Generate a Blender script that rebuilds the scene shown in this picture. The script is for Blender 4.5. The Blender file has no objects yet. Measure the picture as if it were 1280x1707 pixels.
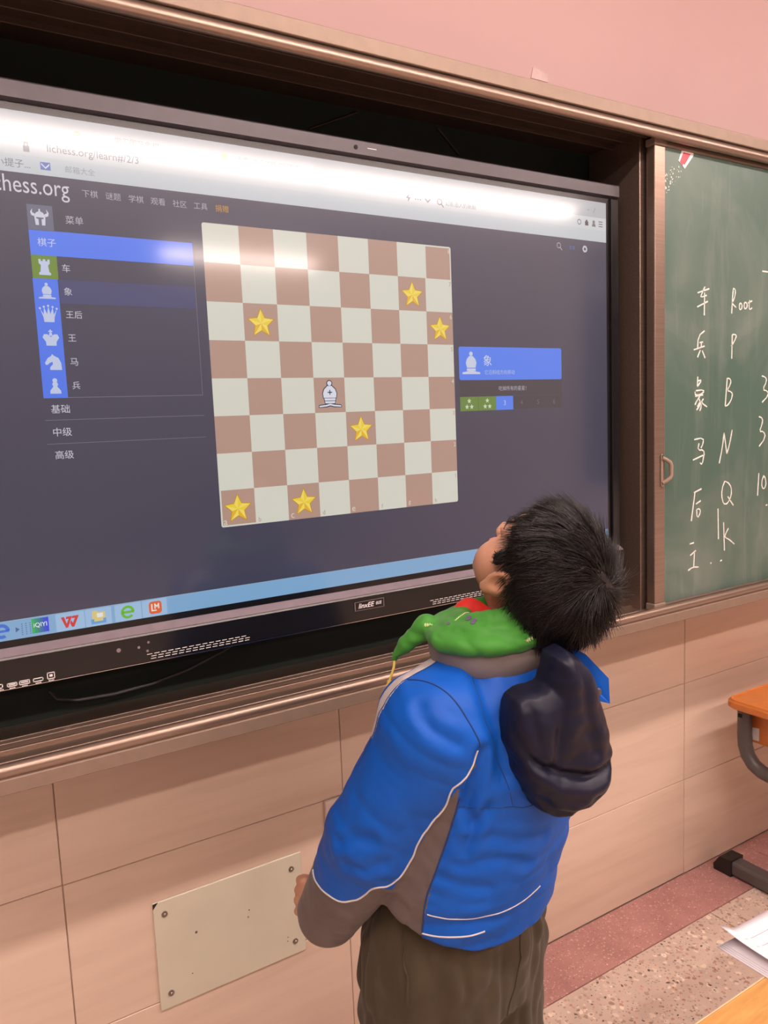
import bpy, bmesh, math, random
import numpy as np
from mathutils import Vector, Matrix
from mathutils.bvhtree import BVHTree

scene = bpy.context.scene
COL = scene.collection
PI = math.pi
random.seed(7)

# ------------------------------------------------------------------ camera
cam_data = bpy.data.cameras.new('camera')
cam = bpy.data.objects.new('camera', cam_data)
COL.objects.link(cam)
CR = Matrix(((0.8513556, -0.5229711, -0.0411684),
             (-0.0962579, -0.0785901, -0.9922490),
             (0.5156822, 0.8487195, -0.1172482)))       # rows: right, down, forward
rot = Matrix((CR[0], -CR[1], -CR[2])).transposed()
cam.matrix_world = Matrix.Translation((-0.46364, -1.48905, 1.46726)) @ rot.to_4x4()
cam_data.sensor_fit = 'HORIZONTAL'
cam_data.sensor_width = 36.0
cam_data.lens = 36.0 * 1282.0 / 1280.0
cam_data.clip_start = 0.05
scene.camera = cam

# ------------------------------------------------------------------ world, exposure
world = bpy.data.worlds.new('world')
scene.world = world
world.use_nodes = True
world.node_tree.nodes['Background'].inputs[0].default_value = (0.09, 0.10, 0.13, 1)
world.node_tree.nodes['Background'].inputs[1].default_value = 0.3
vs = scene.view_settings
vs.view_transform = 'Standard'
vs.look = 'None'
vs.exposure = 0.17
vs.gamma = 1.0
vs.use_curve_mapping = False
scene.cycles.max_bounces = 7
scene.cycles.diffuse_bounces = 4
scene.cycles.glossy_bounces = 4
scene.cycles.caustics_reflective = False
scene.cycles.caustics_refractive = False
LAMP_COL = (1.0, 0.80, 0.73)
LAMP_FRONT = 62.0
LAMP_BACK = 46.0

# ------------------------------------------------------------------ materials
def srgb(r, g, b):
    def f(c):
        c /= 255.0
        return c / 12.92 if c <= 0.04045 else ((c + 0.055) / 1.055) ** 2.4
    return (f(r), f(g), f(b), 1.0)

class NT:
    """small helper round a material's node tree"""
    def __init__(self, name):
        self.m = bpy.data.materials.new(name)
        self.m.use_nodes = True
        self.t = self.m.node_tree
        self.b = self.t.nodes['Principled BSDF']
        self._co = None
    def n(self, kind, **kw):
        nd = self.t.nodes.new(kind)
        for k, v in kw.items():
            setattr(nd, k, v)
        return nd
    def link(self, a, b):
        self.t.links.new(a, b)
    def co(self, kind='Object', scale=(1, 1, 1), rotz=0.0):
        tc = self.n('ShaderNodeTexCoord')
        mp = self.n('ShaderNodeMapping')
        mp.inputs['Scale'].default_value = scale
        mp.inputs['Rotation'].default_value = (0, 0, rotz)
        self.link(tc.outputs[kind], mp.inputs['Vector'])
        return mp.outputs['Vector']
    def noise(self, vec, scale=5.0, detail=4.0, rough=0.5, dist=0.0):
        nd = self.n('ShaderNodeTexNoise')
        nd.inputs['Scale'].default_value = scale
        nd.inputs['Detail'].default_value = detail
        nd.inputs['Roughness'].default_value = rough
        nd.inputs['Distortion'].default_value = dist
        if vec is not None:
            self.link(vec, nd.inputs['Vector'])
        return nd.outputs['Fac']
    def ramp(self, fac, stops, interp='LINEAR'):
        r = self.n('ShaderNodeValToRGB')
        r.color_ramp.interpolation = interp
        el = r.color_ramp.elements
        while len(el) < len(stops):
            el.new(0.5)
        for e, (p, c) in zip(el, stops):
            e.position = p
            e.color = c if len(c) == 4 else (*c, 1)
        self.link(fac, r.inputs['Fac'])
        return r.outputs['Color']
    def mix(self, fac, a, b, mode='MIX'):
        mx = self.n('ShaderNodeMix', data_type='RGBA', blend_type=mode)
        for sock, v in ((mx.inputs[0], fac), (mx.inputs[6], a), (mx.inputs[7], b)):
            if isinstance(v, (int, float, tuple, list)):
                sock.default_value = v
            else:
                self.link(v, sock)
        return mx.outputs[2]
    def bump(self, height, strength=0.3, distance=0.002):
        bp = self.n('ShaderNodeBump')
        bp.inputs['Strength'].default_value = strength
        bp.inputs['Distance'].default_value = distance
        self.link(height, bp.inputs['Height'])
        self.link(bp.outputs['Normal'], self.b.inputs['Normal'])
    def set(self, color=None, rough=0.5, metal=0.0, spec=0.5):
        if color is not None:
            if isinstance(color, (tuple, list)):
                self.b.inputs['Base Color'].default_value = color if len(color) == 4 else (*color, 1)
            else:
                self.link(color, self.b.inputs['Base Color'])
        if isinstance(rough, (int, float)):
            self.b.inputs['Roughness'].default_value = rough
        else:
            self.link(rough, self.b.inputs['Roughness'])
        self.b.inputs['Metallic'].default_value = metal
        self.b.inputs['Specular IOR Level'].default_value = spec
        return self.m

def mat_plain(name, color, rough=0.5, metal=0.0, spec=0.5, var=0.06, scale=40.0, bump=0.0):
    t = NT(name)
    v = t.co()
    c = color if len(color) == 4 else (*color, 1)
    lo = tuple(x * (1 - var) for x in c[:3]) + (1,)
    hi = tuple(min(1, x * (1 + var)) for x in c[:3]) + (1,)
    f = t.noise(v, scale, 3)
    t.set(t.ramp(f, [(0.3, lo), (0.7, hi)]), rough, metal, spec)
    if bump:
        t.bump(f, bump, 0.001)
    return t.m

def mat_plaster():
    t = NT('painted_plaster')
    v = t.co()
    f = t.noise(v, 1.3, 4)
    t.set(t.ramp(f, [(0.3, (0.50, 0.335, 0.320)), (0.7, (0.525, 0.36, 0.342))]), 0.75, 0, 0.3)
    t.bump(t.noise(v, 160, 3), 0.08, 0.001)
    return t.m

def mat_tile():
    t = NT('beige_wall_tile')
    oi = t.n('ShaderNodeObjectInfo')
    tc = t.n('ShaderNodeTexCoord')
    ad = t.n('ShaderNodeVectorMath', operation='ADD')
    sc = t.n('ShaderNodeVectorMath', operation='SCALE')
    t.link(tc.outputs['Object'], ad.inputs[0])
    cb = t.n('ShaderNodeCombineXYZ')
    ml = t.n('ShaderNodeMath', operation='MULTIPLY')
    ml.inputs[1].default_value = 37.0
    t.link(oi.outputs['Random'], ml.inputs[0])
    t.link(ml.outputs[0], cb.inputs[0]); t.link(ml.outputs[0], cb.inputs[2])
    t.link(cb.outputs[0], ad.inputs[1])
    mp = t.n('ShaderNodeMapping')
    mp.inputs['Scale'].default_value = (2.2, 1, 26)
    mp.inputs['Rotation'].default_value = (0, math.radians(-7), 0)
    t.link(ad.outputs[0], mp.inputs['Vector'])
    f = t.noise(mp.outputs[0], 1.0, 5, 0.55, 0.3)
    base = t.ramp(f, [(0.25, (0.62, 0.475, 0.375)), (0.5, (0.69, 0.535, 0.425)), (0.78, (0.73, 0.575, 0.46))])
    t.set(base, 0.30, 0, 0.45)
    t.bump(f, 0.05, 0.001)
    return t.m

def mat_terrazzo(name, base_lo, base_hi, chips, scale=75.0, thr=0.34):
    t = NT(name)
    v = t.co()
    col = t.ramp(t.noise(v, 9, 5, 0.6), [(0.3, base_lo), (0.7, base_hi)])
    for k, (c, s, th) in enumerate(chips):
        tc = t.n('ShaderNodeTexVoronoi')
        tc.inputs['Scale'].default_value = s
        tc.inputs['Randomness'].default_value = 1.0
        off = t.n('ShaderNodeVectorMath', operation='ADD')
        off.inputs[1].default_value = (k * 3.7, k * 1.9, 0)
        nz = t.n('ShaderNodeTexNoise')
        nz.inputs['Scale'].default_value = s * 0.9
        mixv = t.n('ShaderNodeVectorMath', operation='MULTIPLY_ADD')
        t.link(v, nz.inputs['Vector'])
        t.link(nz.outputs['Color'], mixv.inputs[0])
        mixv.inputs[1].default_value = (0.5 / s * 1.6,) * 3
        t.link(v, mixv.inputs[2])
        t.link(mixv.outputs[0], off.inputs[0])
        t.link(off.outputs[0], tc.inputs['Vector'])
        sep = t.n('ShaderNodeSeparateColor')
        t.link(tc.outputs['Color'], sep.inputs[0])
        sz = t.n('ShaderNodeMath', operation='MULTIPLY')
        sz.inputs[1].default_value = th
        t.link(sep.outputs[0], sz.inputs[0])
        less = t.n('ShaderNodeMath', operation='LESS_THAN')
        t.link(tc.outputs['Distance'], less.inputs[0])
        t.link(sz.outputs[0], less.inputs[1])
        hue = t.ramp(sep.outputs[1], [(0.0, tuple(x * 0.75 for x in c)), (1.0, tuple(min(1, x * 1.25) for x in c))])
        col = t.mix(less.outputs[0], col, hue)
    t.set(col, 0.38, 0, 0.4)
    return t.m

def mat_frame_metal():
    t = NT('brown_anodised_aluminium')
    v = t.co('Object', (1.5, 260, 260))
    f = t.noise(v, 1.0, 3)
    t.set(t.ramp(f, [(0.3, (0.30, 0.215, 0.17)), (0.7, (0.37, 0.27, 0.215))]), 0.34, 0.75, 0.5)
    t.bump(f, 0.04, 0.0004)
    return t.m

def mat_chalkboard():
    t = NT('green_chalkboard')
    v = t.co('Object', (1, 1, 1))
    f1 = t.noise(v, 3.2, 5, 0.55, 0.8)
    f2 = t.noise(t.co('Object', (22, 1, 3), 0.0), 1.0, 4, 0.6, 0.5)
    base = t.ramp(t.noise(v, 1.2, 2), [(0.3, (0.060, 0.118, 0.090)), (0.7, (0.070, 0.135, 0.104))])
    dust = t.ramp(f1, [(0.44, (0, 0, 0)), (0.78, (0.32, 0.32, 0.32))])
    dust2 = t.ramp(f2, [(0.52, (0, 0, 0)), (0.80, (0.22, 0.22, 0.22))])
    c = t.mix(dust, base, (0.36, 0.38, 0.36, 1))
    c = t.mix(dust2, c, (0.38, 0.40, 0.38, 1))
    t.set(c, 0.44, 0, 0.7)
    t.bump(t.noise(v, 300, 2), 0.05, 0.0004)
    return t.m

def mat_wood(name, lo, hi, stretch=(2, 45, 45), rough=0.4):
    t = NT(name)
    v = t.co('Object', stretch)
    f = t.noise(v, 1.0, 6, 0.65, 0.6)
    t.set(t.ramp(f, [(0.3, lo), (0.72, hi)]), rough, 0, 0.45)
    t.bump(f, 0.06, 0.0006)
    return t.m

def mat_emit(name, color, strength):
    t = NT(name)
    t.set((0.8, 0.8, 0.8), 0.4)
    t.b.inputs['Emission Color'].default_value = (*color, 1)
    t.b.inputs['Emission Strength'].default_value = strength
    return t.m

SCREEN_GAIN = 0.72
_pix = {}
def mat_pixel(r, g, b):
    """what the lit display shows: its own light plus the gloss of the glass over it"""
    key = (r, g, b)
    if key not in _pix:
        t = NT('display_light_%02x%02x%02x' % key)
        t.set((0.012, 0.012, 0.014), SCREEN_ROUGH, 0, 0.6)
        t.b.inputs['Coat Weight'].default_value = 0.9          # anti-glare film: a broad soft lobe
        t.b.inputs['Coat Roughness'].default_value = 0.42
        t.b.inputs['Emission Color'].default_value = srgb(r, g, b)
        t.b.inputs['Emission Strength'].default_value = SCREEN_GAIN
        t.m.cycles.emission_sampling = 'NONE'        # dim: let the lamps take the light samples
        _pix[key] = t.m
    return _pix[key]
SCREEN_ROUGH = 0.095

M = {}
M['plaster'] = mat_plaster()
M['ceiling'] = mat_plain('ceiling_paint', (0.62, 0.57, 0.54), 0.8)
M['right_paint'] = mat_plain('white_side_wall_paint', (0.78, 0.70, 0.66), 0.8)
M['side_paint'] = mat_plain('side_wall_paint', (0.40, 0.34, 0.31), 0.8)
M['grout'] = mat_plain('grey_grout', (0.50, 0.38, 0.31), 0.8, var=0.15)
M['tile'] = mat_tile()
M['terrazzo'] = mat_terrazzo('terrazzo_slab', (0.60, 0.475, 0.40), (0.72, 0.58, 0.49),
    [((0.74, 0.63, 0.53), 60, 0.55), ((0.48, 0.33, 0.26), 62, 0.40), ((0.14, 0.10, 0.085), 48, 0.20), ((0.55, 0.31, 0.23), 70, 0.32), ((0.40, 0.35, 0.29), 110, 0.36)])
M['terrazzo_red'] = mat_terrazzo('red_terrazzo_border', (0.40, 0.205, 0.19), (0.53, 0.285, 0.265),
    [((0.74, 0.52, 0.47), 150, 0.30), ((0.58, 0.33, 0.30), 90, 0.35), ((0.28, 0.13, 0.12), 120, 0.24)])
M['frame'] = mat_frame_metal()
M['frame_flat'] = mat_plain('brown_painted_fascia', (0.27, 0.195, 0.148), 0.5, 0.25)
M['frame_shaded'] = mat_plain('shaded_brown_track', (0.060, 0.038, 0.030), 0.5, 0.2)  # frame brown with the rail underside's shade put into the colour
M['cap'] = mat_plain('brown_plastic_cap', (0.30, 0.215, 0.165), 0.45)
M['chalkboard'] = mat_chalkboard()
M['darkboard'] = mat_plain('dark_green_backing', (0.010, 0.022, 0.017), 0.6)
M['black'] = mat_plain('black_gloss_plastic', (0.008, 0.008, 0.009), 0.16)
M['black_matt'] = mat_plain('black_plastic', (0.012, 0.011, 0.012), 0.45)
M['bezel'] = mat_plain('grey_bezel_plastic', (0.060, 0.052, 0.060), 0.30, 0.3)
M['bezel_light'] = mat_plain('satin_bezel_trim', (0.33, 0.27, 0.30), 0.34, 0.5)
M['chrome'] = mat_plain('bright_metal', (0.75, 0.72, 0.72), 0.22, 1.0)
M['white_plastic'] = mat_plain('white_plastic', (0.74, 0.62, 0.56), 0.35)
M['print_white'] = mat_plain('white_print', (0.78, 0.76, 0.76), 0.5)
M['hole'] = mat_plain('dark_hole', (0.01, 0.008, 0.008), 0.8)
M['cover'] = mat_plain('cream_cover_plate', (0.62, 0.59, 0.47), 0.28, var=0.04, scale=9)
M['screw'] = mat_plain('steel_screw', (0.35, 0.30, 0.26), 0.35, 0.9)
M['chalk'] = mat_plain('white_chalk', (0.80, 0.80, 0.76), 0.9, var=0.12, scale=300)
M['paper'] = mat_plain('white_paper', (0.86, 0.82, 0.86), 0.7, var=0.02)
M['paper_line'] = mat_plain('paper_ruling', (0.40, 0.34, 0.44), 0.7)
M['sticker_red'] = mat_plain('red_sticker', (0.72, 0.05, 0.08), 0.4)
M['desk_orange'] = mat_plain('orange_desk_plastic', (0.60, 0.195, 0.045), 0.38)
M['steel_grey'] = mat_plain('grey_painted_steel', (0.095, 0.088, 0.09), 0.38)
M['yellow_wood'] = mat_wood('yellow_wood_laminate', (0.52, 0.25, 0.07), (0.72, 0.40, 0.13), (6, 60, 60), 0.35)
M['edge_wood'] = mat_plain('pale_edge_band', (0.74, 0.55, 0.33), 0.4)
M['lamp'] = mat_plain('lamp_housing', (0.75, 0.75, 0.75), 0.4)
M['diffuser_front'] = mat_emit('lamp_tube_front', LAMP_COL, LAMP_FRONT)
M['diffuser_back'] = mat_emit('lamp_tube_back', LAMP_COL, LAMP_BACK)
M['cable'] = mat_plain('grey_cable', (0.09, 0.085, 0.085), 0.4)
M['door_dark'] = mat_plain('dark_window_glass', (0.012, 0.016, 0.03), 0.15)
M['tape'] = mat_plain('old_tape', (0.53, 0.37, 0.355), 0.3)

# ------------------------------------------------------------------ object helpers
def tag(o, label=None, cat=None, group=None, kind=None):
    if label: o['label'] = label
    if cat: o['category'] = cat
    if group: o['group'] = group
    if kind: o['kind'] = kind
    return o

def empty(name, loc=(0, 0, 0), parent=None):
    o = bpy.data.objects.new(name, None)
    COL.objects.link(o)
    o.location = loc
    o.empty_display_size = 0.05
    if parent: set_parent(o, parent)
    return o

def set_parent(o, p):
    o.parent = p
    if p is not None:
        o.matrix_parent_inverse = Matrix.Translation(world_loc(p)).inverted()

def world_loc(o):
    # parents here are never rotated, so locations simply stay in world space through the inverse
    return Vector(o.location) if o.parent is None or True else None

class MB:
    """collects shapes; build() links them as ONE mesh object"""
    def __init__(self):
        self.v = []; self.f = []; self.mi = []; self.smooth = []
    def add(self, verts, faces, mi=0, smooth=False):
        b = len(self.v)
        self.v.extend([tuple(p) for p in verts])
        for f in faces:
            self.f.append(tuple(i + b for i in f)); self.mi.append(mi); self.smooth.append(smooth)
        return self
    def box(self, x0, x1, y0, y1, z0, z1, bev=0.0, mi=0, seg=1):
        bm = bmesh.new()
        bmesh.ops.create_cube(bm, size=1.0)
        for v in bm.verts:
            v.co = Vector((x0 + (v.co.x + .5) * (x1 - x0), y0 + (v.co.y + .5) * (y1 - y0), z0 + (v.co.z + .5) * (z1 - z0)))
        if bev:
            bmesh.ops.bevel(bm, geom=bm.edges[:], offset=bev, segments=seg, affect='EDGES', profile=0.5)
        bm.verts.index_update()
        self.add([v.co[:] for v in bm.verts], [[v.index for v in f.verts] for f in bm.faces], mi)
        bm.free()
        return self
    def prism_x(self, prof, x0, x1, mi=0, smooth=False):
        """closed (y,z) profile swept along x"""
        n = len(prof)
        v = [(x0, y, z) for y, z in prof] + [(x1, y, z) for y, z in prof]
        f = [(i, (i + 1) % n, n + (i + 1) % n, n + i) for i in range(n)]
        self.add(v, f, mi, smooth)
        self.add([(x0, y, z) for y, z in prof], [tuple(range(n))[::-1]], mi)
        self.add([(x1, y, z) for y, z in prof], [tuple(range(n))], mi)
        return self
    def plate(self, pts, y0, y1, mi=0):
        """(x,z) outline with thickness from y0 (front, nearer the room) to y1"""
        n = len(pts)
        area = sum(pts[i][0] * pts[(i + 1) % n][1] - pts[(i + 1) % n][0] * pts[i][1] for i in range(n))
        if area < 0: pts = pts[::-1]
        v = [(x, y0, z) for x, z in pts] + [(x, y1, z) for x, z in pts]
        f = [tuple(range(n)), tuple(range(2 * n - 1, n - 1, -1))]
        f += [(i, n + i, n + (i + 1) % n, (i + 1) % n) for i in range(n)]
        self.add(v, f, mi)
        return self
    def sheet(self, pts, y, mi=0):
        n = len(pts)
        area = sum(pts[i][0] * pts[(i + 1) % n][1] - pts[(i + 1) % n][0] * pts[i][1] for i in range(n))
        if area < 0: pts = pts[::-1]
        self.add([(x, y, z) for x, z in pts], [tuple(range(n))], mi)
        return self
    def rect(self, x0, x1, z0, z1, y, mi=0):
        return self.sheet([(x0, z0), (x1, z0), (x1, z1), (x0, z1)], y, mi)
    def tube(self, path, r, sides=8, mi=0, closed=False, cap=True, smooth=True):
        path = [Vector(p) for p in path]
        n = len(path)
        rr = r if isinstance(r, (list, tuple)) else [r] * n
        prev = None
        rings = []
        for i, p in enumerate(path):
            if closed:
                d = path[(i + 1) % n] - path[i - 1]
            else:
                d = path[min(i + 1, n - 1)] - path[max(i - 1, 0)]
            d = d.normalized() if d.length > 1e-9 else Vector((0, 0, 1))
            if prev is None:
                a = d.cross(Vector((0.13, 0.4, 0.9)))
                if a.length < 1e-3: a = d.cross(Vector((1, 0, 0)))
                a.normalize()
            else:
                a = prev - d * prev.dot(d)
                a.normalize()
            prev = a
            b = d.cross(a)
            rings.append([(p + (a * math.cos(2 * PI * k / sides) + b * math.sin(2 * PI * k / sides)) * rr[i])[:] for k in range(sides)])
        v = [q for ring in rings for q in ring]
        f = []
        for i in range(n if closed else n - 1):
            j = (i + 1) % n
            for k in range(sides):
                k2 = (k + 1) % sides
                f.append((i * sides + k, i * sides + k2, j * sides + k2, j * sides + k))
        self.add(v, f, mi, smooth)
        if cap and not closed:
            self.add(rings[0], [tuple(range(sides))[::-1]], mi)
            self.add(rings[-1], [tuple(range(sides))], mi)
        return self
    def cyl(self, c, axis, r, h, sides=16, mi=0):
        c = Vector(c); a = Vector(axis).normalized()
        return self.tube([c, c + a * h], r, sides, mi)
    def build(self, name, mats, parent=None):
        me = bpy.data.meshes.new(name)
        me.from_pydata(self.v, [], self.f)
        ms = mats if isinstance(mats, (list, tuple)) else [mats]
        for m in ms: me.materials.append(m)
        me.polygons.foreach_set('material_index', self.mi)
        me.polygons.foreach_set('use_smooth', self.smooth)
        me.update()
        return obj(name, me, parent)

def obj(name, me, parent=None):
    o = bpy.data.objects.new(name, me)
    COL.objects.link(o)
    if parent: set_parent_world(o, parent)
    return o

def set_parent_world(o, p):
    """parent without moving: every thing here is modelled in world coordinates"""
    loc = Vector((0, 0, 0)); q = p
    while q is not None:
        loc += Vector(q.location); q = q.parent
    o.parent = p
    o.location = Vector(o.location) - loc
set_parent = set_parent_world

def text_mesh(body, xc, zc, y, h=None, w=None, align='C', shear=0.0, bold=0.0):
    """lettering as flat geometry in a plane facing the room; fitted to height h and/or width w"""
    cu = bpy.data.curves.new('txt', 'FONT')
    cu.body = body
    cu.shear = shear
    cu.resolution_u = 3
    cu.offset = bold
    o = bpy.data.objects.new('txt', cu)
    COL.objects.link(o)
    bpy.context.view_layer.update()
    me = bpy.data.meshes.new_from_object(o.evaluated_get(bpy.context.evaluated_depsgraph_get()))
    bpy.data.objects.remove(o); bpy.data.curves.remove(cu)
    co = np.empty(len(me.vertices) * 3); me.vertices.foreach_get('co', co); co = co.reshape(-1, 3)
    lo, hi = co.min(0), co.max(0)
    sx = sz = None
    if h: sz = h / (hi[1] - lo[1])
    if w: sx = w / (hi[0] - lo[0])
    sx = sx or sz; sz = sz or sx
    ax = {'C': (lo[0] + hi[0]) / 2, 'L': lo[0], 'R': hi[0]}[align]
    out = np.stack([xc + (co[:, 0] - ax) * sx, np.full(len(co), y), zc + (co[:, 1] - (lo[1] + hi[1]) / 2) * sz], 1)
    fs = [tuple(p.vertices) for p in me.polygons]
    bpy.data.meshes.remove(me)
    return out.tolist(), fs

# ================================================================== THE ROOM
RX0, RX1, RY, RZ = -3.0, 4.2, -8.6, 3.3

def struct(name, mb, mats):
    return tag(mb.build(name, mats), kind='structure')

# front wall: plaster above, a backing bed behind the tiles
wall_front = struct('wall_front', MB().box(RX0, RX1, 0.0, 0.15, 0.94, RZ), M['plaster'])
tile_bed = MB().box(RX0, RX1, 0.004, 0.15, 0.0, 0.94).build('grout_bed', M['grout'], wall_front)
TW, TH = 0.5985, 0.3110
def tile_mesh():
    mb = MB().box(0.0, TW, 0.0, 0.008, 0.0, TH, 0.0013)
    me = bpy.data.meshes.new('tile'); me.from_pydata(mb.v, [], mb.f); me.materials.append(M['tile']); me.update()
    return me
tm = tile_mesh()
for r in range(3):
    for c in range(-4, 7):
        x = -0.30 + 0.60 * c
        if x + TW > RX1 or x < RX0 - 0.01: continue
        o = obj('tile', tm, wall_front)
        o.location = Vector((x + 0.0008, -0.001 + 0.0006 * ((c * 7 + r * 3) % 3 - 1), 0.0008 + 0.3125 * r))
# old tape left on the plaster above the board
tp = MB().plate([(0.911, 2.283), (0.966, 2.283), (0.966, 2.302), (0.918, 2.310)], -0.0015, -0.0003)
tag(tp.build('tape_scrap', M['tape']), 'torn scrap of clear tape stuck on the pink wall above the top rail', 'tape')

# floor: terrazzo slabs with a red border along the wall
floor = struct('floor', MB().box(RX0, RX1, RY, 0.15, -0.10, -0.012), M['grout'])
BORD = 0.168
bm_mesh = None
for c in range(-2, 4):
    x0 = -0.60 + c * 1.2
    xa, xb = max(RX0, x0), min(RX1, x0 + 1.2)
    if xb <= xa: continue
    MB().box(xa + 0.0006, xb - 0.0006, -BORD + 0.0015, -0.003, -0.012, 0.0, 0.0006).build('border_slab', M['terrazzo_red'], floor)
smb = MB().box(0, 0.797, -0.797, 0, -0.012, -0.0004, 0.0008)
sme = bpy.data.meshes.new('slab'); sme.from_pydata(smb.v, [], smb.f); sme.materials.append(M['terrazzo']); sme.update()
for i in range(-5, 4):
    for j in range(0, 11):
        o = obj('slab', sme, floor)
        o.location = Vector((1.4005 + 0.8 * i, -BORD - 0.0015 - 0.8 * j, 0))

struct('ceiling', MB().box(RX0, RX1, RY, 0.15, RZ, RZ + 0.1), M['ceiling'])
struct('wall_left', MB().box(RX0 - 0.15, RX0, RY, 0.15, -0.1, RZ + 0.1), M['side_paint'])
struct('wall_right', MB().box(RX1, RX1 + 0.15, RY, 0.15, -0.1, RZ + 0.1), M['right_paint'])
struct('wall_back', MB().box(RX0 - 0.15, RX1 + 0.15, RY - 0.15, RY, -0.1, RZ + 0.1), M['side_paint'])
# dark evening window on the right-hand wall (it shows as the dark end of the reflection in the display)
win = MB().box(RX1 - 0.012, RX1 - 0.002, -3.34, -0.9, 0.9, 2.75)
w1 = struct('window_1', win, M['door_dark'])
for (a, b) in ((-3.38, -3.32), (-2.15, -2.09), (-0.92, -0.86)):
    MB().box(RX1 - 0.04, RX1 - 0.001, a, b, 0.84, 2.81).build('window_frame', M['lamp'], w1)
for (a, b) in ((0.84, 0.9), (2.75, 2.81)):
    MB().box(RX1 - 0.04, RX1 - 0.001, -3.38, -0.86, a, b).build('window_frame', M['lamp'], w1)

# ceiling lamps: battens parallel to the board
def batten(x0, x1, y, z, key, label, group, w=0.11):
    t = empty('batten_lamp', ((x0 + x1) / 2, y, z))
    tag(t, label, 'lamp', group)
    MB().box(x0, x1, y - w / 2, y + w / 2, z, z + 0.05, 0.006).build('housing', M['lamp'], t)
    prof = [(y + (w / 2 - 0.008) * math.cos(a), z - 0.0005 - 0.035 * math.sin(a)) for a in [PI * k / 10 for k in range(11)]]
    MB().prism_x(prof[::-1], x0 + 0.02, x1 - 0.02, 0, False).build('diffuser', M[key], t)
    for x in (x0 + 0.25, x1 - 0.25):
        MB().tube([(x, y, z + 0.05), (x, y, RZ)], 0.006, 8).build('hanger_rod', M['lamp'], t)
for k, (a, b) in enumerate(((-1.55, -0.15), (0.15, 1.55), (1.85, 3.25))):
    batten(a, b, -1.45, 2.84, 'diffuser_front', ['left', 'middle', 'right'][k] + ' batten lamp hanging before the blackboard', 'board lamps')
for k, (a, b) in enumerate(((-2.3, -0.31), (-0.29, 1.70), (1.72, 3.70))):
    batten(a, b, -2.95, 2.90, 'diffuser_back', ['left', 'middle', 'right'][k] + ' batten lamp over the front row of desks', 'classroom lamps', 0.11)
for k, (a, b) in enumerate(((-1.6, -0.2), (1.4, 2.8))):
    batten(a, b, -5.2, 2.90, 'diffuser_back', ['left', 'right'][k] + ' batten lamp over the rear desks', 'rear classroom lamps', 0.11)

# ================================================================== BLACKBOARD HOUSING
FX0, FX1 = -1.60, 3.10
hous = empty('board_housing', (0.75, -0.12, 0.94))
tag(hous, 'brown aluminium sliding-board housing with chalk tray, built round the black display', 'board frame')
MB().box(FX0, FX1, -0.022, -0.004, 0.95, 2.14).build('back_panel', M['darkboard'], hous)
def arc(cy, cz, r, a0, a1, n=8):
    return [(cy + r * math.cos(math.radians(a0 + (a1 - a0) * k / n)), cz + r * math.sin(math.radians(a0 + (a1 - a0) * k / n))) for k in range(n + 1)]
tray = MB()
tray.prism_x([(-0.004, 0.936), (-0.004, 0.960), (-0.098, 0.960), (-0.098, 0.955), (-0.226, 0.955), (-0.226, 0.936)], FX0, FX1)
tr = tray.build('chalk_tray', M['frame'], hous)
for (ya, yb, zt) in ((-0.108, -0.104, 0.9685), (-0.124, -0.120, 0.9675), (-0.158, -0.150, 0.9690), (-0.196, -0.1935, 0.9645), (-0.2135, -0.211, 0.9645)):
    MB().box(FX0, FX1, ya, yb, 0.954, zt, 0.0009).build('track_rail', M['frame'], tr)
MB().box(FX0, FX1, -0.226, -0.158, 0.955, 0.9635, 0.0006).build('track_floor', M['frame'], tr)
lip = [(-0.226, 0.957)] + arc(-0.2370, 0.9668, 0.0110, 20, 200, 12) + [(-0.246, 0.957)]
MB().prism_x(lip[::-1], FX0, FX1, 0, True).build('tray_nosing', M['frame'], tr)
MB().box(FX0, FX1, -0.2520, -0.2260, 0.9350, 0.9590, 0.0012).build('tray_fascia', M['frame_flat'], tr)
# head rail mirrors the tray
hr = MB().prism_x([(-0.004, 2.142), (-0.226, 2.142), (-0.226, 2.116), (-0.098, 2.116), (-0.098, 2.120), (-0.004, 2.120)], FX0, FX1).build('head_rail', M['frame_shaded'], hous)
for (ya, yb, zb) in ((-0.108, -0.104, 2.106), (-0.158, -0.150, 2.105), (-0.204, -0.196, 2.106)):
    MB().box(FX0, FX1, ya, yb, zb, 2.118, 0.0009).build('track_rail', M['frame_shaded'], hr)
lip2 = [(-0.226, 2.1155)] + [(y, 2 * 1.5355 - z + 0.0) for y, z in arc(-0.2370, 0.9668, 0.0110, 20, 200, 12)] + [(-0.246, 2.1155)]
MB().prism_x(lip2, FX0, FX1, 0, True).build('rail_nosing', M['frame'], hr)
MB().box(FX0, FX1, -0.2520, -0.2260, 2.1165, 2.1435, 0.0012).build('rail_fascia', M['frame_flat'], hr)
# inner side post and the fixed panel that closes the bay on the right
MB().box(1.0820, 1.1300, -0.186, -0.023, 0.9605, 2.1195, 0.0015).build('bay_post', M['frame'], hous)
MB().box(1.1301, FX1, -0.180, -0.165, 0.9640, 2.117).build('fixed_panel', M['chalkboard'], hous)
MB().box(FX0, -0.6001, -0.180, -0.165, 0.9640, 2.117).build('fixed_panel', M['chalkboard'], hous)
MB().box(-0.60, -0.55, -0.186, -0.023, 0.9605, 2.1195, 0.0015).build('bay_post', M['frame'], hous)
for p_, q_ in (((0.286, -0.024, 2.061), (0.401, -0.024, 2.112)), ((0.609, -0.024, 2.112), (0.666, -0.024, 2.064))):
    MB().tube([p_, q_], 0.0028, 6).build('stay_bar', M['frame_shaded'], hous)
def screw_head(x, y, z, ax, r, parent, m='chrome'):
    MB().cyl((x, y, z), ax, r, 0.0016, 10).build('screw', M[m], parent)
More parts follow.
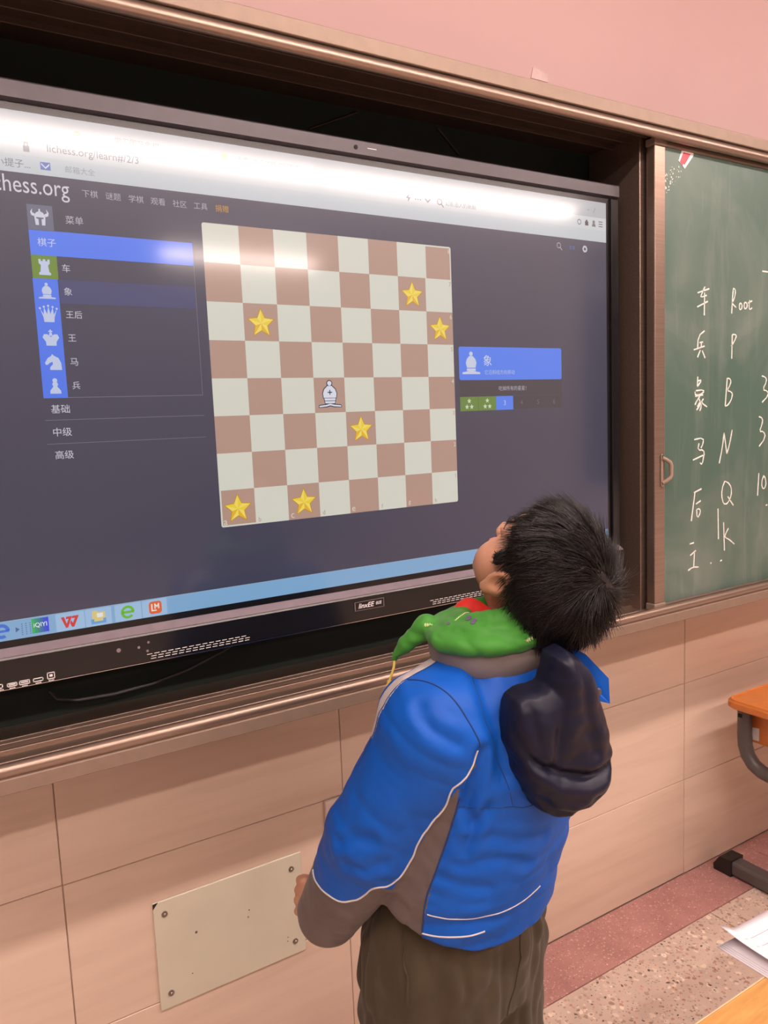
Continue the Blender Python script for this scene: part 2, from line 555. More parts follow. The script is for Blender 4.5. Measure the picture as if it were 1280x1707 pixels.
for x in (-0.101, 0.252, 0.62, 0.987):
    MB().cyl((x, -0.130, 2.1161), (0, 0, -1), 0.0035, 0.0016, 10).build('screw', M['chrome'], hr)
for x in (-0.28, 0.003, 0.326, 0.70):
    screw_head(x, -0.1115, 0.9606, (0, 0, 1), 0.0045, tr)

# ================================================================== SLIDING CHALKBOARD
BX0, BX1, BZ0, BZ1, BY = 1.0895, 2.45, 0.9660, 2.1020, -0.2200
cb = empty('sliding_chalkboard', (1.7, -0.21, BZ0))
tag(cb, 'green sliding chalkboard with white chalk notes, standing right of the display', 'chalkboard')
board = MB().box(BX0 + 0.030, BX1 - 0.030, BY + 0.003, BY + 0.020, BZ0 + 0.012, BZ1 - 0.010).build('writing_surface', M['chalkboard'], cb)
MB().box(BX0, BX0 + 0.0385, BY - 0.003, BY + 0.022, BZ0 + 0.016, BZ1 - 0.016, 0.0025, 0, 2).build('frame_stile', M['frame'], cb)
MB().box(BX0 + 0.0386, BX0 + 0.0420, BY + 0.0005, BY + 0.004, BZ0 + 0.016, BZ1 - 0.016, 0.0006).build('frame_bead', M['cap'], cb)
MB().box(BX1 - 0.0385, BX1, BY - 0.003, BY + 0.022, BZ0 + 0.016, BZ1 - 0.016, 0.0025, 0, 2).build('frame_stile', M['frame'], cb)
MB().box(BX0 + 0.040, BX1 - 0.040, BY - 0.003, BY + 0.022, BZ0, BZ0 + 0.0125, 0.003, 0, 2).build('frame_rail', M['frame'], cb)
MB().box(BX0 + 0.040, BX1 - 0.040, BY - 0.003, BY + 0.022, BZ1 - 0.0150, BZ1 - 0.0005, 0.004, 0, 2).build('frame_rail', M['frame'], cb)
for z0, z1 in ((BZ0 - 0.002, BZ0 + 0.0165), (BZ1 - 0.0165, BZ1 + 0.001)):
    for xa, xb in ((BX0 - 0.002, BX0 + 0.0415), (BX1 - 0.0415, BX1 + 0.002)):
        MB().box(xa, xb, BY - 0.005, BY + 0.024, z0, z1, 0.003, 0, 2).build('corner_cap', M['cap'], cb)
# pull handle
hd = MB()
hp = [(1.1145, -0.0225), (1.1300, -0.0225), (1.1450, -0.0080), (1.1450, 0.0080), (1.1300, 0.0225), (1.1145, 0.0225)]
hz = 1.3175
hd.box(1.1100, 1.1190, BY - 0.0065, BY - 0.003, hz - 0.041, hz + 0.041, 0.002)
def hbar(a, b, r=0.0042):
    hd.tube([a, ((a[0] + b[0]) / 2, (a[1] + b[1]) / 2, (a[2] + b[2]) / 2), b], r, 8)
hd.tube([(1.114, BY - 0.006, hz + 0.031), (1.121, BY - 0.011, hz + 0.027), (1.131, BY - 0.0155, hz + 0.019), (1.1335, BY - 0.0165, hz + 0.012), (1.1335, BY - 0.0165, hz - 0.012), (1.131, BY - 0.0155, hz - 0.019), (1.121, BY - 0.011, hz - 0.027), (1.114, BY - 0.006, hz - 0.031)], 0.0052, 8)
hnd = hd.build('pull_handle', M['cap'], cb)
for z in (hz + 0.037, hz - 0.037):
    screw_head(1.1145, BY - 0.0062, z, (0, -1, 0), 0.0035, hnd)
# paint-worn flecks and the torn sticker near the top corner
stk = empty('torn_sticker', (1.205, BY - 0.001, 2.06))
tag(stk, 'torn red and white sticker on the chalkboard near its top corner', 'sticker')
MB().plate([(1.181, 2.062), (1.192, 2.085), (1.196, 2.092), (1.237, 2.087), (1.236, 2.080), (1.204, 2.046), (1.200, 2.050)], BY + 0.0018, BY + 0.0029).build('backing', M['print_white'], stk)
MB().plate([(1.186, 2.060), (1.199, 2.084), (1.226, 2.083), (1.203, 2.055), (1.199, 2.058), (1.196, 2.053)], BY + 0.0014, BY + 0.0018).build('red_face', M['sticker_red'], stk)
# handwriting (x, z in metres on the board)
CHALK = [
    ('chalk_character', [[(1.2566, 1.7548), (1.3027, 1.7671)], [(1.2858, 1.7714), (1.2732, 1.7528), (1.2678, 1.7439), (1.2928, 1.7503)], [(1.2553, 1.7199), (1.2975, 1.7356)], [(1.2843, 1.7568), (1.2839, 1.7002)]]),
    ('chalk_word', [[(1.3963, 1.7088), (1.398, 1.7411), (1.4021, 1.7734)], [(1.4009, 1.7733), (1.4099, 1.772), (1.4113, 1.7596), (1.4028, 1.7413), (1.3952, 1.7363), (1.4145, 1.7249)], [(1.431, 1.7372), (1.427, 1.7262), (1.4333, 1.7181), (1.441, 1.7267), (1.4383, 1.7357), (1.431, 1.7372)], [(1.451, 1.7398), (1.4476, 1.7288), (1.4545, 1.7211), (1.4635, 1.7295), (1.4602, 1.7395), (1.451, 1.7398)], [(1.4735, 1.7463), (1.4696, 1.7315), (1.4729, 1.7207), (1.4839, 1.7266)], [(1.4651, 1.7386), (1.4835, 1.7449)]]),
    ('chalk_character', [[(1.2855, 1.6618), (1.2605, 1.6483), (1.2581, 1.6151)], [(1.2652, 1.632), (1.2791, 1.6337)], [(1.2735, 1.6329), (1.272, 1.6188)], [(1.2426, 1.6136), (1.286, 1.6236)], [(1.2693, 1.6135), (1.2583, 1.5952)], [(1.2766, 1.6126), (1.2881, 1.5937)]]),
    ('chalk_letter', [[(1.3986, 1.5926), (1.3997, 1.6549)], [(1.3997, 1.6549), (1.4147, 1.656), (1.4179, 1.6481), (1.3962, 1.6242)]]),
    ('chalk_dash', [[(1.5264, 1.8247), (1.5518, 1.8244)]]),
    ('chalk_character', [[(1.26, 1.547), (1.2583, 1.5234)], [(1.2614, 1.5356), (1.2775, 1.5395), (1.2584, 1.5214)], [(1.2521, 1.5113), (1.2843, 1.5137), (1.2831, 1.5047), (1.2509, 1.4983), (1.2489, 1.5093)], [(1.2496, 1.4971), (1.2812, 1.5006)], [(1.2683, 1.4968), (1.2555, 1.4848), (1.2492, 1.4755)], [(1.2651, 1.4907), (1.2731, 1.4782), (1.2558, 1.4623)], [(1.2685, 1.4816), (1.2589, 1.4704)], [(1.2704, 1.4844), (1.2757, 1.472), (1.2687, 1.4599)], [(1.2833, 1.4903), (1.273, 1.4815), (1.298, 1.4694)]]),
    ('chalk_letter', [[(1.3807, 1.543), (1.3731, 1.4696)], [(1.3828, 1.5421), (1.3959, 1.5395), (1.3954, 1.5261), (1.3793, 1.5094), (1.4, 1.507), (1.4044, 1.4943), (1.3889, 1.4734), (1.3732, 1.4687)]]),
    ('chalk_character', [[(1.2469, 1.3875), (1.2845, 1.3911), (1.2828, 1.3745), (1.2744, 1.3645)], [(1.2664, 1.3774), (1.2614, 1.359), (1.2862, 1.3597), (1.2877, 1.345)], [(1.2422, 1.3352), (1.2831, 1.3453)], [(1.2864, 1.3451), (1.2801, 1.3204), (1.2702, 1.3273)]]),
    ('chalk_letter', [[(1.3504, 1.3201), (1.3634, 1.3619), (1.3696, 1.3999)], [(1.3696, 1.3999), (1.3823, 1.3438)], [(1.3823, 1.3438), (1.3943, 1.3689), (1.404, 1.4061)]]),
    ('chalk_character', [[(1.2469, 1.2508), (1.2776, 1.2583)], [(1.2515, 1.2512), (1.2373, 1.1777)], [(1.2551, 1.2202), (1.2747, 1.2273)], [(1.2585, 1.2064), (1.2607, 1.1808), (1.275, 1.1964), (1.2716, 1.2073), (1.2585, 1.2064)]]),
    ('chalk_letter', [[(1.3753, 1.2711), (1.3619, 1.2506), (1.3638, 1.2202), (1.3779, 1.2059), (1.3972, 1.2172), (1.4065, 1.2426), (1.3963, 1.263), (1.3753, 1.2711)], [(1.3879, 1.229), (1.413, 1.2027)]]),
    ('chalk_letter', [[(1.3717, 1.1608), (1.3765, 1.0834)], [(1.393, 1.1423), (1.3793, 1.1271), (1.378, 1.1185), (1.3957, 1.112), (1.4194, 1.0959)]]),
    ('chalk_dash', [[(1.3469, 1.2002), (1.3503, 1.1173)]]),
    ('chalk_character', [[(1.2313, 1.1184), (1.2482, 1.1198)], [(1.2335, 1.0875), (1.2563, 1.0983)], [(1.2511, 1.0968), (1.2482, 1.0544)], [(1.2254, 1.049), (1.2436, 1.0559), (1.2687, 1.0529)]]),
    ('chalk_numeral', [[(1.5319, 1.5473), (1.5498, 1.5441), (1.5561, 1.5332), (1.5359, 1.5093), (1.5606, 1.5068), (1.5647, 1.4935), (1.5354, 1.4756)]]),
    ('chalk_numeral', [[(1.5216, 1.4374), (1.5403, 1.4324), (1.5371, 1.4148), (1.5243, 1.3955), (1.5451, 1.3968), (1.5546, 1.3786), (1.5253, 1.3556)]]),
    ('chalk_numeral', [[(1.5259, 1.2821), (1.5216, 1.2197)], [(1.5486, 1.2738), (1.5378, 1.2543), (1.5459, 1.2334), (1.5608, 1.2435), (1.5579, 1.2641), (1.5486, 1.2738)]]),
    ('chalk_dash', [[(1.317, 1.0551), (1.3211, 1.0576)]]),
    ('chalk_dash', [[(1.3582, 1.0567), (1.3658, 1.0583)]]),
    ('chalk_dash', [[(1.5601, 1.1891), (1.5677, 1.1897)]]),
]

for nm, strokes in CHALK:
    mb = MB()
    for st in strokes:
        pts = [Vector((x, 0, z)) for x, z in st]
        # round the corners a little
        if len(pts) > 2:
            q = [pts[0]]
            for i in range(len(pts) - 1):
                q += [pts[i].lerp(pts[i + 1], 0.3), pts[i].lerp(pts[i + 1], 0.7)]
            q.append(pts[-1]); pts = q
        L, Rr = [], []
        for i, p in enumerate(pts):
            d = (pts[min(i + 1, len(pts) - 1)] - pts[max(i - 1, 0)]).normalized()
            nn = Vector((-d.z, 0, d.x)) * (0.0016 + 0.0004 * math.sin(i * 2.1))
            L.append(p + nn); Rr.append(p - nn)
        n = len(pts); ya, yb = BY + 0.0022, BY + 0.0031
        vv = [(a.x, ya, a.z) for a in L] + [(a.x, ya, a.z) for a in Rr] + [(a.x, yb, a.z) for a in L] + [(a.x, yb, a.z) for a in Rr]
        ff = []
        for i in range(n - 1):
            ff += [(i, i + 1, n + i + 1, n + i), (i, 2 * n + i, 2 * n + i + 1, i + 1), (n + i, n + i + 1, 3 * n + i + 1, 3 * n + i)]
        mb.add(vv, ff)
    mb.build(nm, M['chalk'], cb)
flk = MB()
for k in range(46):
    a = random.random(); x = 1.137 + 0.055 * random.random() ** 1.4; z = 2.03 + 0.045 * (x - 1.137) / 0.055 - 0.055 * a
    r = 0.0006 + 0.0013 * random.random() ** 2
    flk.plate([(x + r * math.cos(t), z + r * 1.3 * math.sin(t)) for t in (0.3, 1.7, 3.0, 4.4, 5.6)], BY + 0.0024, BY + 0.0031)
for (x, z, r) in ((1.1335, 2.010, .003), (1.1335, 1.994, .0035), (1.1335, 2.022, .0022), (1.152, 2.006, .0022), (1.156, 2.021, .002)):
    flk.plate([(x + r * math.cos(t), z + r * 1.3 * math.sin(t)) for t in (0.3, 1.7, 3.0, 4.4, 5.6)], BY + 0.0022, BY + 0.0031)
flk.build('glue_flecks', M['chalk'], cb)

# ================================================================== INTERACTIVE DISPLAY
U = 0.0665                       # one chess square
def SX(b): return b * U
def SZ(b): return b * U + 1.2885
DY = -0.1600                     # face of the glass
tv = empty('interactive_display', (0.275, -0.11, 1.07))
tag(tv, 'large black interactive display showing a chess lesson page, set inside the board frame', 'display')
TX0, TX1, TZ0, TZ1 = -0.483, 1.031, 1.072, 2.002
MB().box(TX0 + 0.01, TX1 - 0.01, -0.150, -0.050, TZ0 + 0.01, TZ1 - 0.008, 0.006).build('body', M['black_matt'], tv)
SL, SR, SB, ST = SX(-6.70), SX(14.94), SZ(-2.13), SZ(10.06)
MB().box(SL - 0.03, SR + 0.03, DY + 0.0008, -0.149, SB - 0.03, ST + 0.02).build('glass_border', M['black'], tv)
scr = MB().box(SL, SR, DY, DY + 0.0012, SB, ST).build('screen', mat_pixel(48, 55, 80), tv)
# bezel: top, sides, chamfered; the bottom bar carries speakers, ports and logo
def bez(prof, x0, x1, nm='bezel', m='bezel'):
    return MB().prism_x(prof, x0, x1).build(nm, M[m], tv)
bez([(-0.150, 2.002), (-0.166, 2.000), (-0.168, 1.9975), (-0.168, 1.9735), (-0.1602, 1.9690), (-0.150, 1.9690)], TX0, TX1, 'bezel_top')
for xa, xb in ((TX0, SL - 0.012), (SR + 0.012, TX1)):
    MB().box(xa, xb, -0.1655, -0.149, SB - 0.01, 1.9690, 0.002, 0, 2).build('bezel_side', M['black'], tv)
bar = bez([(-0.149, 1.1340), (-0.1610, 1.1340), (-0.1745, 1.1235), (-0.1760, 1.1200), (-0.1760, 1.0740), (-0.172, 1.0720), (-0.149, 1.0720)], TX0, TX1, 'speaker_bar', 'black')
MB().prism_x([(-0.1600, 1.1352), (-0.1608, 1.1352), (-0.1758, 1.1245), (-0.1752, 1.1232)], TX0 + 0.001, TX1 - 0.001).build('chamfer_trim', M['bezel_light'], bar)
MB().box(TX0 + 0.001, TX1 - 0.001, -0.1764, -0.1740, 1.0722, 1.0732).build('edge_strip', M['chrome'], bar)
BF = -0.1766
MB().cyl((0.310, -0.1679, 1.9855), (0, -1, 0), 0.0042, 0.0012, 14).build('camera_lens', M['hole'], tv)
MB().rect(0.336, 0.356, 1.9865, 1.9875, -0.16805).build('bezel_print', M['print_white'], tv)
# logo plate
lg = MB().plate([(SX(3.86), SZ(-2.92)), (SX(4.86), SZ(-2.92)), (SX(4.88), SZ(-2.66)), (SX(3.86), SZ(-2.66))], BF - 0.0006, BF + 0.0004).build('logo_plate', M['black'], bar)
for (a, b, c, d) in ((3.86, 4.88, -2.665, -2.65), (3.85, 3.875, -2.92, -2.65), (3.86, 4.88, -2.925, -2.915), (4.865, 4.88, -2.92, -2.65)):
    MB().rect(SX(a), SX(b), SZ(c), SZ(d), BF - 0.0008).build('plate_edge', M['bezel_light'], lg)
mb = MB(); mb.add(*text_mesh('linxEE', SX(4.26), SZ(-2.785), BF - 0.0009, h=0.0098, w=0.037, shear=0.25, bold=0.015))
mb.build('logo_lettering', M['print_white'], lg)
mb = MB(); mb.add(*text_mesh('创显', SX(4.69), SZ(-2.775), BF - 0.0009, h=0.0070, w=0.0135, shear=0.2, bold=0.01))
mb.build('logo_lettering', M['print_white'], lg)
# speaker slots: three staggered rows at the left and right
for gx in (SX(-2.30), SX(6.6)):
    mb = MB()
    for r in range(3):
        for k in range(15):
            x = gx + 0.0122 * k + (0.004 if r == 1 else 0.0) + 0.003 * r
            z = 1.0862 - 0.0042 * r
            mb.plate([(x, z), (x + 0.0088, z), (x + 0.0092, z + 0.0011), (x + 0.0004, z + 0.0011)], -0.17645, -0.1760)
    mb.build('speaker_slots', M['print_white'], bar)
for (bx, bz, r) in ((-2.99, -2.79, 0.0036), (-2.49, -2.81, 0.0024), (-2.24, -2.72, 0.0022), (-2.28, -2.94, 0.0022)):
    MB().cyl((SX(bx), -0.1760, SZ(bz)), (0, -1, 0), r, 0.0006, 12).build('button', M['bezel_light'], bar)
# ports along the lower left edge
def port(xc, zc, w, h, kind):
    p = MB()
    x0, x1, z0, z1 = xc - w / 2, xc + w / 2, zc - h / 2, zc + h / 2
    e = 0.0013; y0, y1 = -0.1768, -0.1759
    p.plate([(x0, z0), (x1, z0), (x1, z0 + e), (x0, z0 + e)], y0, y1); p.plate([(x0, z1 - e), (x1, z1 - e), (x1, z1), (x0, z1)], y0, y1)
    p.plate([(x0, z0), (x0 + e, z0), (x0 + e, z1), (x0, z1)], y0, y1); p.plate([(x1 - e, z0), (x1, z0), (x1, z1), (x1 - e, z1)], y0, y1)
    if kind == 'b': p.plate([(xc - w * .2, zc - h * .16), (xc + w * .2, zc - h * .16), (xc + w * .2, zc + h * .18), (xc - w * .2, zc + h * .18)], y0, y1)
    if kind == 'a': p.plate([(x0 + 2 * e, zc - .0006), (x1 - 2 * e, zc - .0006), (x1 - 2 * e, zc + .001), (x0 + 2 * e, zc + .001)], y0, y1)
    q = p.build('port', M['print_white'], bar)
    t = MB()
    for k in range(4):
        t.rect(xc - 0.004 + k * 0.0022, xc - 0.0026 + k * 0.0022, z0 - 0.0034, z0 - 0.0014, -0.17625)
    t.build('port_print', M['print_white'], q)
port(SX(-5.47), SZ(-3.14), 0.0150, 0.0062, 'a'); port(SX(-5.20), SZ(-3.14), 0.0160, 0.0070, 'a')
port(SX(-4.90), SZ(-3.14), 0.0155, 0.0060, 'h'); port(SX(-4.61), SZ(-3.10), 0.0118, 0.0112, 'b')
port(SX(-5.72), SZ(-3.13), 0.0070, 0.0070, 'h')

# ---- what the screen shows (flat print in thin layers on the glass)
def LY(k): return DY - 0.00012 * k
def pane(nm, x0, x1, z0, z1, col, k=1, rad=0.0, parent=scr):
    if rad:
        pts = []
        for cx_, cz_, a0 in ((x1 - rad, z1 - rad, 0), (x0 + rad, z1 - rad, 90), (x0 + rad, z0 + rad, 180), (x1 - rad, z0 + rad, 270)):
            pts += [(cx_ + rad * math.cos(math.radians(a0 + 18 * i)), cz_ + rad * math.sin(math.radians(a0 + 18 * i))) for i in range(6)]
    else:
        pts = [(x0, z0), (x1, z0), (x1, z1), (x0, z1)]
    return MB().sheet([(SX(a), SZ(b)) for a, b in pts], LY(k)).build(nm, mat_pixel(*col), parent)
def word(nm, body, x, z, h, col, k=4, w=None, align='C', bold=0.0):
    mb = MB(); v, f = text_mesh(body, SX(x), SZ(z), LY(k), h * U if h else None, w * U if w else None, align, 0, bold)
    mb.add(v, f)
    return mb.build(nm, mat_pixel(*col), scr)
def icon(nm, polys, x, z, s, col, k=4):
    mb = MB()
    for p in polys:
        mb.sheet([(SX(x + a * s), SZ(z + b * s)) for a, b in p], LY(k))
    return mb.build(nm, mat_pixel(*col), scr)
def disc(cx_, cz_, r, n=14, sx=1.0): return [(cx_ + r * sx * math.cos(2 * PI * i / n), cz_ + r * math.sin(2 * PI * i / n)) for i in range(n)]
def starpts(cx_, cz_, r, q=0.46): return [(cx_ + (r if i % 2 == 0 else r * q) * math.sin(PI * i / 5), cz_ + (r if i % 2 == 0 else r * q) * math.cos(PI * i / 5)) for i in range(10)]
DKT = (232, 232, 240)
# browser chrome
pane('tab_strip', -6.70, 14.94, 9.52, 10.06, (176, 182, 188))
pane('address_bar', -6.70, 14.94, 9.10, 9.52, (206, 212, 216))
pane('bookmark_bar', -6.70, 14.94, 8.70, 9.10, (198, 206, 212))
word('tab_title', '学习国际象棋', -1.5, 9.72, 0.17, (120, 124, 132))
word('tab_title', '主页 , 每个学棋 的好帮手', 2.0, 9.70, 0.16, (120, 124, 132))
icon('tab_icon', [disc(0, 0, .5)], -2.9, 9.70, 0.2, (120, 150, 130)); icon('tab_icon', [disc(0, 0, .5)], 0.75, 9.70, 0.22, (214, 210, 90))
word('address_text', 'lichess.org/learn#/2/3', -2.55, 9.30, None, (110, 116, 124), w=2.1)
icon('lock_icon', [[(-.3, -.5), (.3, -.5), (.3, .1), (-.3, .1)], [(-.2, .1), (-.1, .1), (-.1, .35), (.1, .35), (.1, .1), (.2, .1), (.2, .5), (-.2, .5)]], -4.05, 9.29, 0.22, (130, 136, 142))
word('bookmark_text', '5 小提子...', -4.45, 8.90, 0.19, (110, 116, 124)); word('bookmark_text', '邮箱大全', -2.9, 8.90, 0.16, (150, 156, 164))
icon('mail_icon', [[(-.5, -.4), (.5, -.4), (.5, .4), (-.5, .4)]], -3.67, 8.91, 0.22, (90, 120, 190)); icon('mail_flap', [[(-.4, .28), (0, -.12), (.4, .28), (.4, .12), (0, -.28), (-.4, .12)]], -3.67, 8.91, 0.22, (225, 232, 245), 5)
icon('bolt_icon', [[(.1, .5), (-.35, -.05), (0, -.05), (-.1, -.5), (.35, .08), (.02, .08)]], 6.48, 9.32, 0.24, (70, 74, 84))
icon('dots_icon', [disc(-.4, 0, .1), disc(0, 0, .1), disc(.4, 0, .1)], 6.83, 9.31, 0.22, (70, 74, 84))
icon('chevron_icon', [[(-.5, .2), (-.38, .32), (0, -.05), (.38, .32), (.5, .2), (0, -.3)]], 7.19, 9.31, 0.22, (70, 74, 84))
def ringpts(r0, r1, n=18):
    return [[(r0 * math.cos(2 * PI * i / n), r0 * math.sin(2 * PI * i / n)), (r1 * math.cos(2 * PI * i / n), r1 * math.sin(2 * PI * i / n)), (r1 * math.cos(2 * PI * (i + 1) / n), r1 * math.sin(2 * PI * (i + 1) / n)), (r0 * math.cos(2 * PI * (i + 1) / n), r0 * math.sin(2 * PI * (i + 1) / n))] for i in range(n)]
LENS = [[(a * .75 - .1, b * .75 + .1) for a, b in q] for q in ringpts(.36, .5)] + [[(.12, -.2), (.2, -.12), (.52, -.44), (.44, -.52)]]
icon('search_icon', LENS, 7.66, 9.30, 0.26, (80, 84, 94)); word('search_text', '幻影追人的新剧', 8.45, 9.31, 0.16, (130, 134, 142))
icon('refresh_icon', ringpts(.34, .5), 13.61, 9.30, 0.19, (90, 94, 104))
icon('bag_icon', [[(-.4, -.5), (.4, -.5), (.4, .2), (-.4, .2)], [(-.2, .2), (.2, .2), (.2, .45), (-.2, .45)]], 13.97, 9.31, 0.2, (40, 44, 54))
icon('user_icon', [disc(0, .2, .28), [(-.45, -.5), (.45, -.5), (.3, -.05), (-.3, -.05)]], 14.32, 9.31, 0.22, (110, 114, 122))
icon('menu_icon', [[(-.5, c - .07), (.5, c - .07), (.5, c + .07), (-.5, c + .07)] for c in (-.4, 0, .4)], 14.66, 9.31, 0.2, (70, 74, 84))
icon('window_buttons', [[(-.5, -.05), (-.2, -.05), (-.2, .05), (-.5, .05)], [(.2, -.2), (.28, -.25), (.55, .2), (.47, .25)]], 14.2, 9.75, 0.4, (150, 154, 162))
# site header
word('site_title', 'lichess.org', -3.19, 8.385, 0.50, (214, 214, 222), w=1.80, align='R')
for i, (s_, x_) in enumerate((('下棋', -2.72), ('谜题', -2.18), ('学棋', -1.63), ('观看', -1.09), ('社区', -.54), ('工具', .01), ('捐赠', .58))):
    word('nav_word', s_, x_, 8.395, None, (206, 150, 60) if i == 6 else (178, 178, 190), w=0.36)
icon('search_icon', LENS, 12.65, 8.40, 0.26, (170, 172, 184)); word('login_word', '登录', 13.25, 8.40, None, (74, 120, 190), w=0.28)
icon('gear_icon', ringpts(.22, .5, 10), 13.87, 8.40, 0.24, (206, 208, 216))
# lesson menu
pane('menu_icon_box', -4.16, -3.60, 7.44, 8.02, (96, 104, 128), 2)
HELM = [[(-.26, -.42), (-.08, -.42), (-.08, -.08), (-.2, -.05), (-.2, .02), (-.05, .02), (-.05, .36), (-.2, .28), (-.3, .05)], [(.26, -.42), (.08, -.42), (.08, -.08), (.2, -.05), (.2, .02), (.05, .02), (.05, .36), (.2, .28), (.3, .05)], [(-.05, .02), (.05, .02), (.04, .5), (-.04, .5)], [(-.31, .06), (-.24, .2), (-.40, .28), (-.38, .5), (-.5, .3), (-.46, .12)], [(.31, .06), (.24, .2), (.40, .28), (.38, .5), (.5, .3), (.46, .12)]]
icon('helmet_icon', HELM, -3.89, 7.73, 0.40, (214, 218, 232))
word('menu_word', '菜单', -3.13, 7.74, None, (190, 190, 202), w=0.40)
pane('menu_header', -4.16, -0.28, 6.88, 7.45, (66, 124, 250), 2)
word('menu_word', '棋子', -3.79, 7.18, None, (206, 218, 250), w=0.40)
pane('rook_cell', -4.16, -3.60, 6.345, 6.88, (104, 142, 34), 2)
pane('piece_column', -4.17, -3.62, 3.56, 6.345, (64, 120, 246), 2)
pane('selected_row', -3.60, -0.29, 5.79, 6.345, (48, 62, 112), 2)
ROOK = [[(-.36, -.5), (.36, -.5), (.36, -.36), (.27, -.3), (.22, .12), (.34, .24), (.34, .5), (.2, .5), (.2, .38), (.08, .38), (.08, .5), (-.08, .5), (-.08, .38), (-.2, .38), (-.2, .5), (-.34, .5), (-.34, .24), (-.22, .12), (-.27, -.3), (-.36, -.36)]]
BISH = [disc(0, .40, .1, 10), [(-.24, -.22), (.24, -.22), (.30, 0), (.24, .17), (.1, .30), (-.1, .30), (-.24, .17), (-.30, 0)], [(-.25, -.36), (.25, -.36), (.25, -.25), (-.25, -.25)], [(-.5, -.5), (.5, -.5), (.5, -.42), (.1, -.36), (-.1, -.36), (-.5, -.42)]]
QUEEN = [[(-.3, -.5), (.3, -.5), (.33, -.2), (.5, .32), (.30, -.02), (.26, .42), (.1, .0), (0, .5), (-.1, .0), (-.26, .42), (-.30, -.02), (-.5, .32), (-.33, -.2)]]
QUEEN += [disc(a, b, .07, 8) for a, b in ((-.5, .35), (-.26, .45), (0, .52), (.26, .45), (.5, .35))]
KING = [[(-.3, -.5), (.3, -.5), (.32, -.25), (.5, .02), (.40, .22), (.2, .22), (0, .05), (-.2, .22), (-.40, .22), (-.5, .02), (-.32, -.25)], [(-.1, .12), (.1, .12), (.08, .3), (-.08, .3)], [(-.04, .26), (.04, .26), (.04, .52), (-.04, .52)], [(-.12, .36), (.12, .36), (.12, .44), (-.12, .44)]]
KNIGHT = [[(-.22, -.5), (.5, -.5), (.48, -.05), (.34, .26), (.08, .40), (-.02, .52), (-.1, .38), (-.3, .26), (-.5, -.06), (-.44, -.18), (-.32, -.16), (-.22, -.06), (-.04, .02), (-.02, -.14), (-.2, -.32)]]
PAWN = [disc(0, .34, .15, 12), [(-.19, .06), (.19, .06), (.13, .22), (-.13, .22)], [(-.34, -.5), (.34, -.5), (.32, -.3), (.12, -.05), (.16, .08), (-.16, .08), (-.12, -.05), (-.32, -.3)]]
for nm_, P_, z_, t_, s_ in (('rook', ROOK, 6.61, '车', .36), ('bishop', BISH, 6.07, '象', .37), ('queen', QUEEN, 5.53, '王后', .37), ('king', KING, 4.98, '王', .37), ('knight', KNIGHT, 4.41, '马', .37), ('pawn', PAWN, 3.85, '兵', .37)):
    icon(nm_ + '_icon', P_, -3.885, z_, s_, (198, 210, 240))
    word('menu_word', t_, -3.41 + (.09 if len(t_) > 1 else 0), z_ + .005, None, (208, 210, 222), w=0.37 if len(t_) > 1 else .18)
pane('menu_rule', -0.285, -0.272, 3.56, 6.88, (112, 114, 126), 2); pane('menu_rule', -3.62, -0.272, 3.56, 3.575, (112, 114, 126), 2)
for z_, t_ in ((3.30, '基础'), (2.75, '中级'), (2.20, '高级')):
    word('menu_word', t_, -3.815, z_, None, (208, 210, 222), w=0.42)
for z_ in (3.03, 2.46):
    pane('menu_rule', -4.18, -0.27, z_, z_ + .014, (112, 114, 126), 2)
# chess board
LIGHT, DARK = (222, 222, 208), (186, 150, 134)
pane('board_backing', 0, 8, 0, 8, LIGHT, 1, 0.06)
for c in range(8):
    for r in range(8):
        if (c + r) % 2 == 0:
            MB().rect(SX(c) + (0.003 if c + r in (0, 14) and c == r else 0), SX(c + 1) - (0.003 if c + r == 14 and c == 7 else 0), SZ(r) + (0.003 if c + r == 0 else 0), SZ(r + 1) - (0.003 if c == 7 and r == 7 else 0), LY(2)).build('dark_square', mat_pixel(*DARK), scr)
for i, ch in enumerate('abcdefgh'):
    word('board_letter', ch, i + .12, .12, .13, LIGHT if i % 2 == 0 else DARK)
    word('board_number', str(i + 1), 7.93, i + .86, .13, DARK if i % 2 == 0 else LIGHT)
for (c, r) in ((0, 0), (2, 0), (4, 2), (1, 5), (7, 5), (6, 6)):
    x, z = c + .5, r + .47
    icon('gold_star', [starpts(0, 0, .5, .47)], x, z, .86, (206, 150, 20), 3)
    mb = MB()
    sp = starpts(0, 0, .44, .47)
    for i in range(10):
        tri = [(0, 0), sp[i], sp[(i + 1) % 10]]
        mb.sheet([(SX(x + a * .86), SZ(z + b * .86)) for a, b in tri], LY(4), i % 2 if sp[i][1] > -.25 else 2)
    mb.build('star_face', [mat_pixel(250, 214, 48), mat_pixel(252, 228, 96), mat_pixel(240, 186, 28)], scr)
def grow(p, k, dz=0): return [(a * k, b * k + dz) for a, b in p]
NAVY = (28, 34, 74)
BSH = [disc(0, .375, .085, 12), [(-.245, -.13), (.245, -.13), (.27, .02), (.215, .165), (.08, .285), (-.08, .285), (-.215, .165), (-.27, .02)], [(-.21, -.225), (.21, -.225), (.225, -.145), (-.225, -.145)], [(-.185, -.325), (.185, -.325), (.205, -.245), (-.205, -.245)], [(-.44, -.455), (-.14, -.43), (0, -.395), (.14, -.43), (.44, -.455), (.42, -.40), (.16, -.375), (0, -.335), (-.16, -.375), (-.42, -.40)]]
